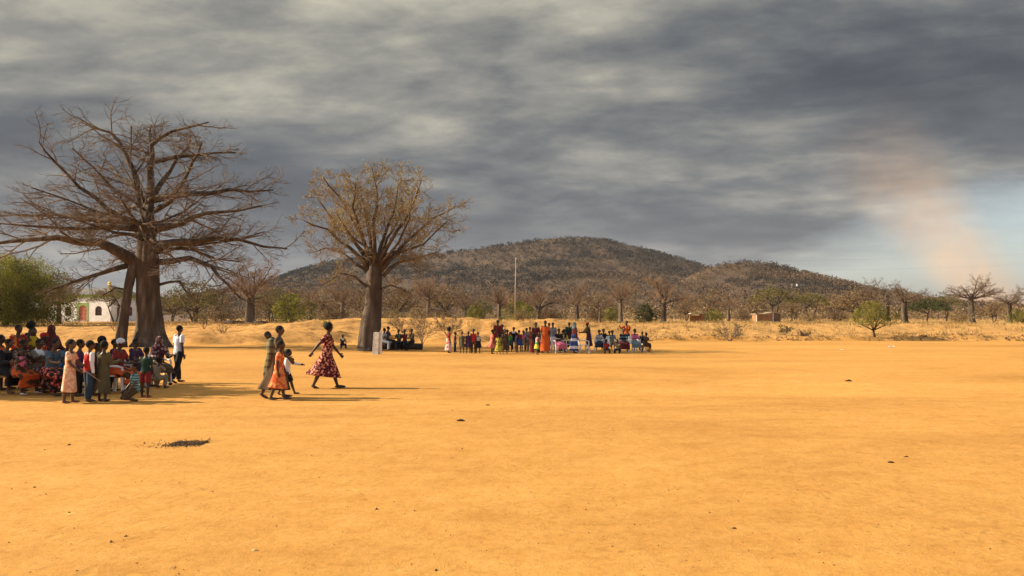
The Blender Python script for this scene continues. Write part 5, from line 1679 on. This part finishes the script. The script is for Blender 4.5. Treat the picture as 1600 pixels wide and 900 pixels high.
    P('child in khaki squatting beside the woman with the patterned headscarf', 243, 21.3, 1.15, 60, ((105, 14, 120), (105, 14, 120)), ((50, 8, 30), (50, 8, 30)), 20, [('shirt', 'khaki'), ('trousers', 'khaki')], group=GN)
    P('young man in a white T-shirt and black trousers standing in the sun', 280, 23.1, 1.56, 55, ((10, 4, 4), (-16, 4, 10)), ((0, 7, 14), (-6, 8, 16)), 1, [('shirt', 'white'), ('trousers', 'black')], group=GN, head=(-5, 0))
    # ---- walkers
    P('walking woman with a baby tied on her back in an olive cloth', 432, 18.75, 1.6, 3, ((14, 3, 6), (-14, 3, 14)), ((10, 8, 30), (12, 8, 45)), 7, [('dress', 'brown', dict(hem=.12, sleeve='short')), ('backwrap', 'wrap'), ('drape', 'wrap')], group=GW, vox=.010, head=(0, 2))
    baby('baby peering over the olive cloth on the walking woman', gx(432, 18.75) - .14, 18.75, 1.02, 0, 'wrap', .9, (-.05, 0), .010)
    P('girl in a bright orange print dress walking beside the baby carrier', 437, 18.3, 1.29, 4, ((12, 3, 6), (-10, 3, 10)), ((6, 7, 15), (-8, 7, 14)), 3, [('dress', 'orange_print', dict(hem=.18, flare=.35, trail=.03)), ('shoes', 'sandal')], group=GW, vox=.010, skin=0, head=(0, 2))
    P('small boy in a white shirt and black shorts reaching forward as he walks', 449, 19.6, 1.08, 3, ((22, 3, 4), (-12, 3, 16)), ((-10, 8, 10), (62, 4, 16)), 4, [('shirt', 'white', dict(sleeve='long')), ('shorts', 'black')], group=GW, vox=.010)
    P('striding woman in a dark red floral dress that billows behind her', 511, 21.4, 1.66, 2, ((20, 3, 4), (-17, 3, 10)), ((20, 10, 18), (-44, 8, 5)), 4, [('dress', 'floral_red', dict(hem=.165, flare=.8, trail=.09)), ('shoes', 'sandal')], hair='afro', group=GW, vox=.010, head=(0, 4), fat=1.08, skin=0)


near_people()


def far_people():
    V = .018
    P = lambda *a, **k: person(*a, vox=V, fingers=False, group=GF, **k)

    def stand(label, px, top, feet, face, wear, **k):
        D = Df(feet); h = (feet - top) * D / F_PX
        d = dict(legs=STAND, arms=LOOSE, lean=2); d.update(k)
        return P(label, px, D, h, face, d.pop('legs'), d.pop('arms'), d.pop('lean'), wear, **d)

    def sit(label, px, feet, h, face, wear, seat=.43, **k):
        D = Df(feet)
        d = dict(legs=SIT, arms=LAP, lean=6); d.update(k)
        return P(label, px, D, h, face, d.pop('legs'), d.pop('arms'), d.pop('lean'), wear, pz=seat + .05 * h, **d)
    T = lambda m='jeans': ('trousers', m)
    # child on the ground left of the second baobab
    P('child in black and white sitting on the ground beside the straw budded baobab', 535, Df(546), 1.2, -60, ((100, 12, 112), (100, 12, 112)), ((45, 8, 40), (45, 8, 40)), 14, [('shirt', 'black'), T('navy'), ('collar', 'white')])
    # bench by the trunk
    for px, w, lab in ((604, 1.5, 'log bench behind the white stone post'), (634, 1.9, 'log bench under the three seated youths')):
        D = Df(547); x = gx(px, D); m = MB(); m.tube([(-w / 2, 0, .2), (0, .03, .22), (w / 2, 0, .2)], [.19, .2, .18], 9, True)
        tag(m.build('log_bench', DARK_BARK, None, True, (x, D, tz(x, D))), lab, 'bench')
    sit('seated youth in a pale blue shirt and light trousers by the stone post', 599, 547, 1.6, -10, [('shirt', 'lgrey'), T('lgrey')], .38)
    sit('dark clad youth seated behind the one in pale blue', 605, 545, 1.66, -5, [('shirt', 'purple'), T('black')], .42)
    sit('seated youth in dark green on the log bench', 624, 547, 1.45, 235, [('shirt', 'dkgreen'), T('black')], .38)
    sit('seated youth in red on the log bench', 633, 547, 1.42, 250, [('shirt', 'dkred'), T('black')], .38)
    sit('seated youth in an olive yellow shirt and black trousers at the log end', 645, 547, 1.55, 215, [('shirt', 'olive'), T('black')], .38)
    # standing row
    stand('woman in a white and red print skirt at the end of the standing row', 701, 511, 551, 20, [('shirt', 'dkred'), ('skirt', 'whitered', dict(hem=.1, flare=1.1))], hair='afro')
    stand('small child in dark clothes holding on to the woman in the print skirt', 711, 518, 550, 0, [('shirt', 'maroon'), T('navy')])
    stand('child in an olive dress in the standing row', 722, 517, 551.5, 260, [('dress', 'olive', dict(hem=.3))])
    stand('child in a dark purple dress with a flared skirt', 732, 517, 551.5, 265, [('dress', 'purple', dict(hem=.28, flare=1.6))])
    stand('taller child in a bright red shirt in the standing row', 740, 513, 551.5, 255, [('shirt', 'red'), T('brown')])
    stand('child in a grey top and black skirt at the row end', 747, 518, 551.5, 275, [('shirt', 'lgrey'), ('skirt', 'black', dict(hem=.25, flare=1.2))])
    # the crowd
    stand('girl in a salmon dress with a wide blowing skirt', 769, 514, 552.5, 10, [('dress', 'salmon', dict(hem=.24, flare=1.6, trail=.16))])
    stand('tall youth in a red jersey standing behind the yellow dress', 778, 500, 548.5, 265, [('shirt', 'dkred'), T('brown')])
    stand('child in a yellow print dress in front of the tall youth', 779, 521, 553.5, 90, [('dress', 'yprint', dict(hem=.16, flare=1.3))], hair='short')
    stand('girl in a long dark dress beside the yellow dress', 789, 514, 552, 280, [('dress', 'brown', dict(hem=.16, flare=.7))])
    stand('child in a green top and dark skirt', 797, 518, 549.5, 250, [('shirt', 'green'), ('skirt', 'dkgreen', dict(hem=.3))])
    stand('youth in black with a pale collar behind the child in green', 803, 511, 547.5, 250, [('shirt', 'black'), T('navy'), ('collar', 'white')])
    stand('girl in a red bodice and blue skirt', 811, 515, 549.5, 265, [('shirt', 'dkred', dict(sleeve='long')), ('skirt', 'royal', dict(hem=.3, flare=1.3))])
    stand('small girl in a pink top and pale skirt', 818, 516, 548.5, 250, [('shirt', 'pink'), ('skirt', 'khaki', dict(hem=.3))])
    stand('youth in grey holding the arm across the chest', 823, 512, 548.5, 240, [('shirt', 'grey'), T('greyolive')], arms=((20, 10, 90), (10, 10, 20)))
    stand('slim adult in a dark red top and black skirt beside the stout woman', 837, 503.5, 551, 280, [('shirt', 'maroon'), ('skirt', 'black', dict(hem=.1))])
    stand('tiny child in a red dress at the feet of the slim adult', 831, 529, 552.5, 270, [('dress', 'dkred', dict(hem=.1))])
    stand('child in a white top and yellow green skirt', 839, 520, 554, 20, [('shirt', 'whitered'), ('skirt', 'ygreen', dict(hem=.22, flare=1.2))])
    stand('stout woman in a long bright orange red dress', 852, 501, 552, 265, [('dress', 'orange', dict(hem=.07, flare=.4))], fat=1.1, arms=((5, 12, 20), (5, 12, 20)))
    stand('adult in dark grey just right of the woman in bright orange', 864, 504, 549, 250, [('shirt', 'grey'), T('grey')])
    sit('seated woman in black with a pale skirt in a plastic chair', 872, 551, 1.55, 300, [('shirt', 'black'), ('skirt', 'pink', dict(sit=1, hem=.14))])
    chair(gx(870.5, Df(551)), Df(551), R(300), 'white plastic chair under the woman with the pale skirt', 'white plastic chairs')
    sit('seated person in a yellow vest and black trousers bending forward', 886, 550, 1.5, 200, [('shirt', 'black', dict(inf=.012)), ('vest', 'yellow', dict(inf=.03)), T('black')], lean=18)
    chair(gx(888, Df(550)), Df(550), R(200), 'white plastic chair under the person in the yellow vest', 'white plastic chairs')
    stand('adult in dark green and maroon behind the blue headscarf', 889, 504, 547, 280, [('dress', 'maroon', dict(hem=.1)), ('shawl', 'dkgreen')])
    stand('woman with a blue grey headscarf, maroon top and blue striped skirt', 897, 503.5, 552, 20, [('shirt', 'maroon', dict(sleeve='long')), ('skirt', 'bluewhite', dict(hem=.06)), ('veil', 'tealgrey', dict(drop=.02))], hair=None, fat=1.12)
    chair(gx(911, Df(551.5)), Df(551.5), R(15), 'white plastic chair seen from the side right of the blue headscarf', 'white plastic chairs')
    stand('woman in a red head wrap and dark brown shawl behind the side on chair', 920, 504, 547.5, 190, [('dress', 'purple', dict(hem=.14)), ('shawl', 'brown'), ('headwrap', 'red')], hair=None, arms=((30, 12, 50), (30, 12, 50)), lean=8)
    sit('seated child in a grey top in a plastic chair', 936, 550, 1.32, 265, [('shirt', 'lgrey'), ('skirt', 'navy', dict(sit=1, hem=.18))])
    chair(gx(936, Df(550) + .1), Df(550) + .1, R(265), 'white plastic chair under the child in the grey top', 'white plastic chairs')
    sit('child in a dark wrap leaning out behind the grey top', 942, 547.5, 1.4, 290, [('dress', 'maroon', dict(sit=1, hem=.1)), ('shawl', 'black')])
    sit('seated child in a teal grey shirt and pale shorts', 956, 550.5, 1.3, 285, [('shirt', 'tealgrey'), ('shorts', 'khaki')])
    chair(gx(956, Df(550.5) + .1), Df(550.5) + .1, R(285), 'white plastic chair under the child in teal grey', 'white plastic chairs')
    sit('small child in black squeezed beside the teal grey shirt', 952, 548, 1.2, 260, [('shirt', 'black'), T('black')])
    sit('seated person in a black and teal striped shirt with a dark red skirt', 974, 551, 1.5, 265, [('shirt', 'striped', dict(sleeve='long')), ('skirt', 'maroon', dict(sit=1, hem=.12))], fat=1.15)
    chair(gx(974, Df(551) + .12), Df(551) + .12, R(265), 'white plastic chair under the striped shirt', 'white plastic chairs')
    stand('man in an orange shirt with a raised hand behind the striped shirt', 979, 502, 546.5, 250, [('shirt', 'orange'), T('navy')], arms=((30, 10, 95), (60, 25, 60)))
    sit('seated girl in pink with a blue grey skirt', 991, 550, 1.42, 285, [('shirt', 'lgrey'), ('shawl', 'pink'), ('skirt', 'tealgrey', dict(sit=1, hem=.16))])
    chair(gx(991, Df(550) + .12), Df(550) + .12, R(285), 'white plastic chair under the girl in pink', 'white plastic chairs')
    chair(gx(1000, Df(549)), Df(549), R(250), 'white plastic chair at the end of the far row', 'white plastic chairs')
    sit('dark child with a shaved head on the last chair', 1003.5, 549.5, 1.15, 250, [('shirt', 'black'), ('shorts', 'brown')])
    sit('child in brown at the very end of the far row', 1008.5, 550, 1.2, 300, [('shirt', 'brown'), ('shorts', 'brown')], .36)
    m = MB(); m.box((0, 0, .17), (.5, .24, .05)); m.box((-.18, 0, .07), (.06, .2, .16)); m.box((.18, 0, .07), (.06, .2, .16))
    x = gx(1008.5, Df(550)); m.v = [(a, b, c * 1.85) for a, b, c in m.v]
    tag(m.build('wooden_stool', BENCHWOOD, None, False, (x, Df(550), tz(x, Df(550)))), 'low wooden stool under the child in brown at the row end', 'stool')
    # half hidden heads that fill the crowd
    stand('child in faded red peering out between the salmon and yellow dresses', 774, 513, 549, 300, [('dress', 'dkred', dict(hem=.2))])
    stand('youth in maroon behind the girl in the long dark dress', 785, 507, 546.5, 255, [('shirt', 'maroon'), T('black')], arms=((30, 8, 80), (30, 8, 80)))
    stand('child in orange half hidden behind the child in green', 793, 515, 547.5, 230, [('dress', 'orange_print', dict(hem=.25))])
    stand('child in dark blue hugging the girl in the red bodice', 807, 519, 550.5, 20, [('shirt', 'navy'), ('shorts', 'brown')], arms=((50, 10, 40), (50, 10, 40)))
    stand('girl in a red print dress behind the youth in grey', 828, 511, 547, 275, [('dress', 'redprint', dict(hem=.2))], arms=((20, 8, 90), (4, 9, 10)))
    stand('child in a pale shirt leaning on the stout woman', 845, 517, 550.5, 250, [('shirt', 'lgrey'), T('jeans')], lean=8)
    stand('youth in brick red just behind the stout woman', 858, 505, 547.5, 265, [('shirt', 'dkred'), T('navy')])
    stand('child in maroon print beside the seated woman with the pale skirt', 879, 516, 548, 275, [('dress', 'maroonprint', dict(hem=.25))])
    sit('child in red seated on the ground before the plastic chairs', 946, 552, 1.1, 285, [('shirt', 'red'), T('brown')], .12, legs=((95, 12, 105), (95, 12, 105)), arms=((50, 8, 40), (50, 8, 40)), lean=14)
    sit('child in khaki seated on the ground in front of the striped shirt', 965, 552, 1.05, 255, [('shirt', 'khaki'), T('black')], .12, legs=((95, 12, 105), (95, 12, 105)), arms=((50, 8, 40), (50, 8, 40)), lean=14)
    for i in range(1):
        person('tiny distant figure in pale blue near the mosque', 38, 150, 1.6, 200, wear=[('shirt', 'blue'), ('trousers', 'navy')], vox=.05, fingers=False, group=GF)


far_people()
for c in list(CHAIR.children): bpy.data.objects.remove(c)
bpy.data.objects.remove(CHAIR)


def bake():
    dg = bpy.context.evaluated_depsgraph_get()
    dg.update()
    res = []
    for o in BAKE:
        ev = o.evaluated_get(dg)
        res.append(bpy.data.meshes.new_from_object(ev, preserve_all_data_layers=False, depsgraph=dg))
    for o, me in zip(BAKE, res):
        mats = [m for m in o.data.materials]
        o.modifiers.clear(); o.data = me
        if not me.materials:
            for m in mats: me.materials.append(m)
        me.polygons.foreach_set('use_smooth', np.ones(len(me.polygons), bool))
    for o in COL.objects:
        if '_top' in o: del o['_top']


bake()

# ------------------------------------------------------------------ dust column and haze


def dust_column():
    Dd = 1900.0; s = Dd / F_PX
    A = Vector((gx(1575, Dd), Dd, 2.0)); B = Vector((gx(1320, Dd), Dd, (499 - 170) * s))
    L = (B - A).length
    m = MB(); rings = []
    for i in range(9):
        t = i / 8
        r = (78 + 88 * t) * (1 + .06 * math.sin(5 * t))
        rings.append([(math.cos(a * math.pi / 8) * r, math.sin(a * math.pi / 8) * r, L * t) for a in range(16)])
    m.ring_loft(rings)
    mt = bpy.data.materials.new('blown_dust'); mt.use_nodes = True
    n, l = mt.node_tree.nodes, mt.node_tree.links; n.clear()
    out = N(n, 'ShaderNodeOutputMaterial'); pv = N(n, 'ShaderNodeVolumePrincipled')
    pv.inputs['Color'].default_value = (1.0, 0.68, 0.38, 1)
    pv.inputs['Anisotropy'].default_value = 0.0
    tc = N(n, 'ShaderNodeTexCoord'); sp = N(n, 'ShaderNodeSeparateXYZ'); l.new(tc.outputs['Object'], sp.inputs[0])
    M = lambda op, a, b=None, c=None, cl=False: math_node(n, l, op, a, b, c, cl)
    no = N(n, 'ShaderNodeTexNoise', i_Scale=0.011, i_Detail=5.0, i_Roughness=.62, i_Distortion=1.2); l.new(tc.outputs['Object'], no.inputs['Vector'])
    t = M('DIVIDE', sp.outputs[2], L)
    rr = M('SQRT', M('ADD', M('MULTIPLY', sp.outputs[0], sp.outputs[0]), M('MULTIPLY', sp.outputs[1], sp.outputs[1])))
    q = M('DIVIDE', rr, M('ADD', 74.0, M('MULTIPLY', t, 84.0)))
    fall = M('POWER', M('SUBTRACT', 1.0, M('MULTIPLY', q, q), None, True), 1.4)
    vert = M('MULTIPLY', M('SUBTRACT', 1.0, t, None, True), M('ADD', .12, M('MULTIPLY', M('SUBTRACT', 1.0, t), 1.3)))
    dens = M('MULTIPLY', M('MULTIPLY', fall, vert), M('MULTIPLY', M('SUBTRACT', no.outputs[0], 0.22, None, True), 0.017))
    l.new(dens, pv.inputs['Density']); l.new(pv.outputs[0], out.inputs['Volume'])
    o = m.build('dust_column', mt)
    o.location = A; o.rotation_euler = (B - A).to_track_quat('Z', 'Y').to_euler()
    tag(o, label='tall leaning column of tan dust rising under the storm cloud', cat='dust', kind='stuff')
    return B.z


def haze(top):
    m = MB(); x0, x1, y0, y1, z0, z1 = -9300, 9300, -200, 9300, -4, top
    m.box(((x0 + x1) / 2, (y0 + y1) / 2, (z0 + z1) / 2), (x1 - x0, y1 - y0, z1 - z0))
    mt = bpy.data.materials.new('thin_haze'); mt.use_nodes = True
    n, l = mt.node_tree.nodes, mt.node_tree.links; n.clear()
    out = N(n, 'ShaderNodeOutputMaterial'); pv = N(n, 'ShaderNodeVolumePrincipled')
    pv.inputs['Color'].default_value = (0.64, 0.76, 0.95, 1)
    pv.inputs['Density'].default_value = 0.000045
    l.new(pv.outputs[0], out.inputs['Volume'])
    o = m.build('haze', mt); tag(o, label='thin pale haze over the whole plain', cat='haze', kind='stuff')


haze(dust_column() + 60)
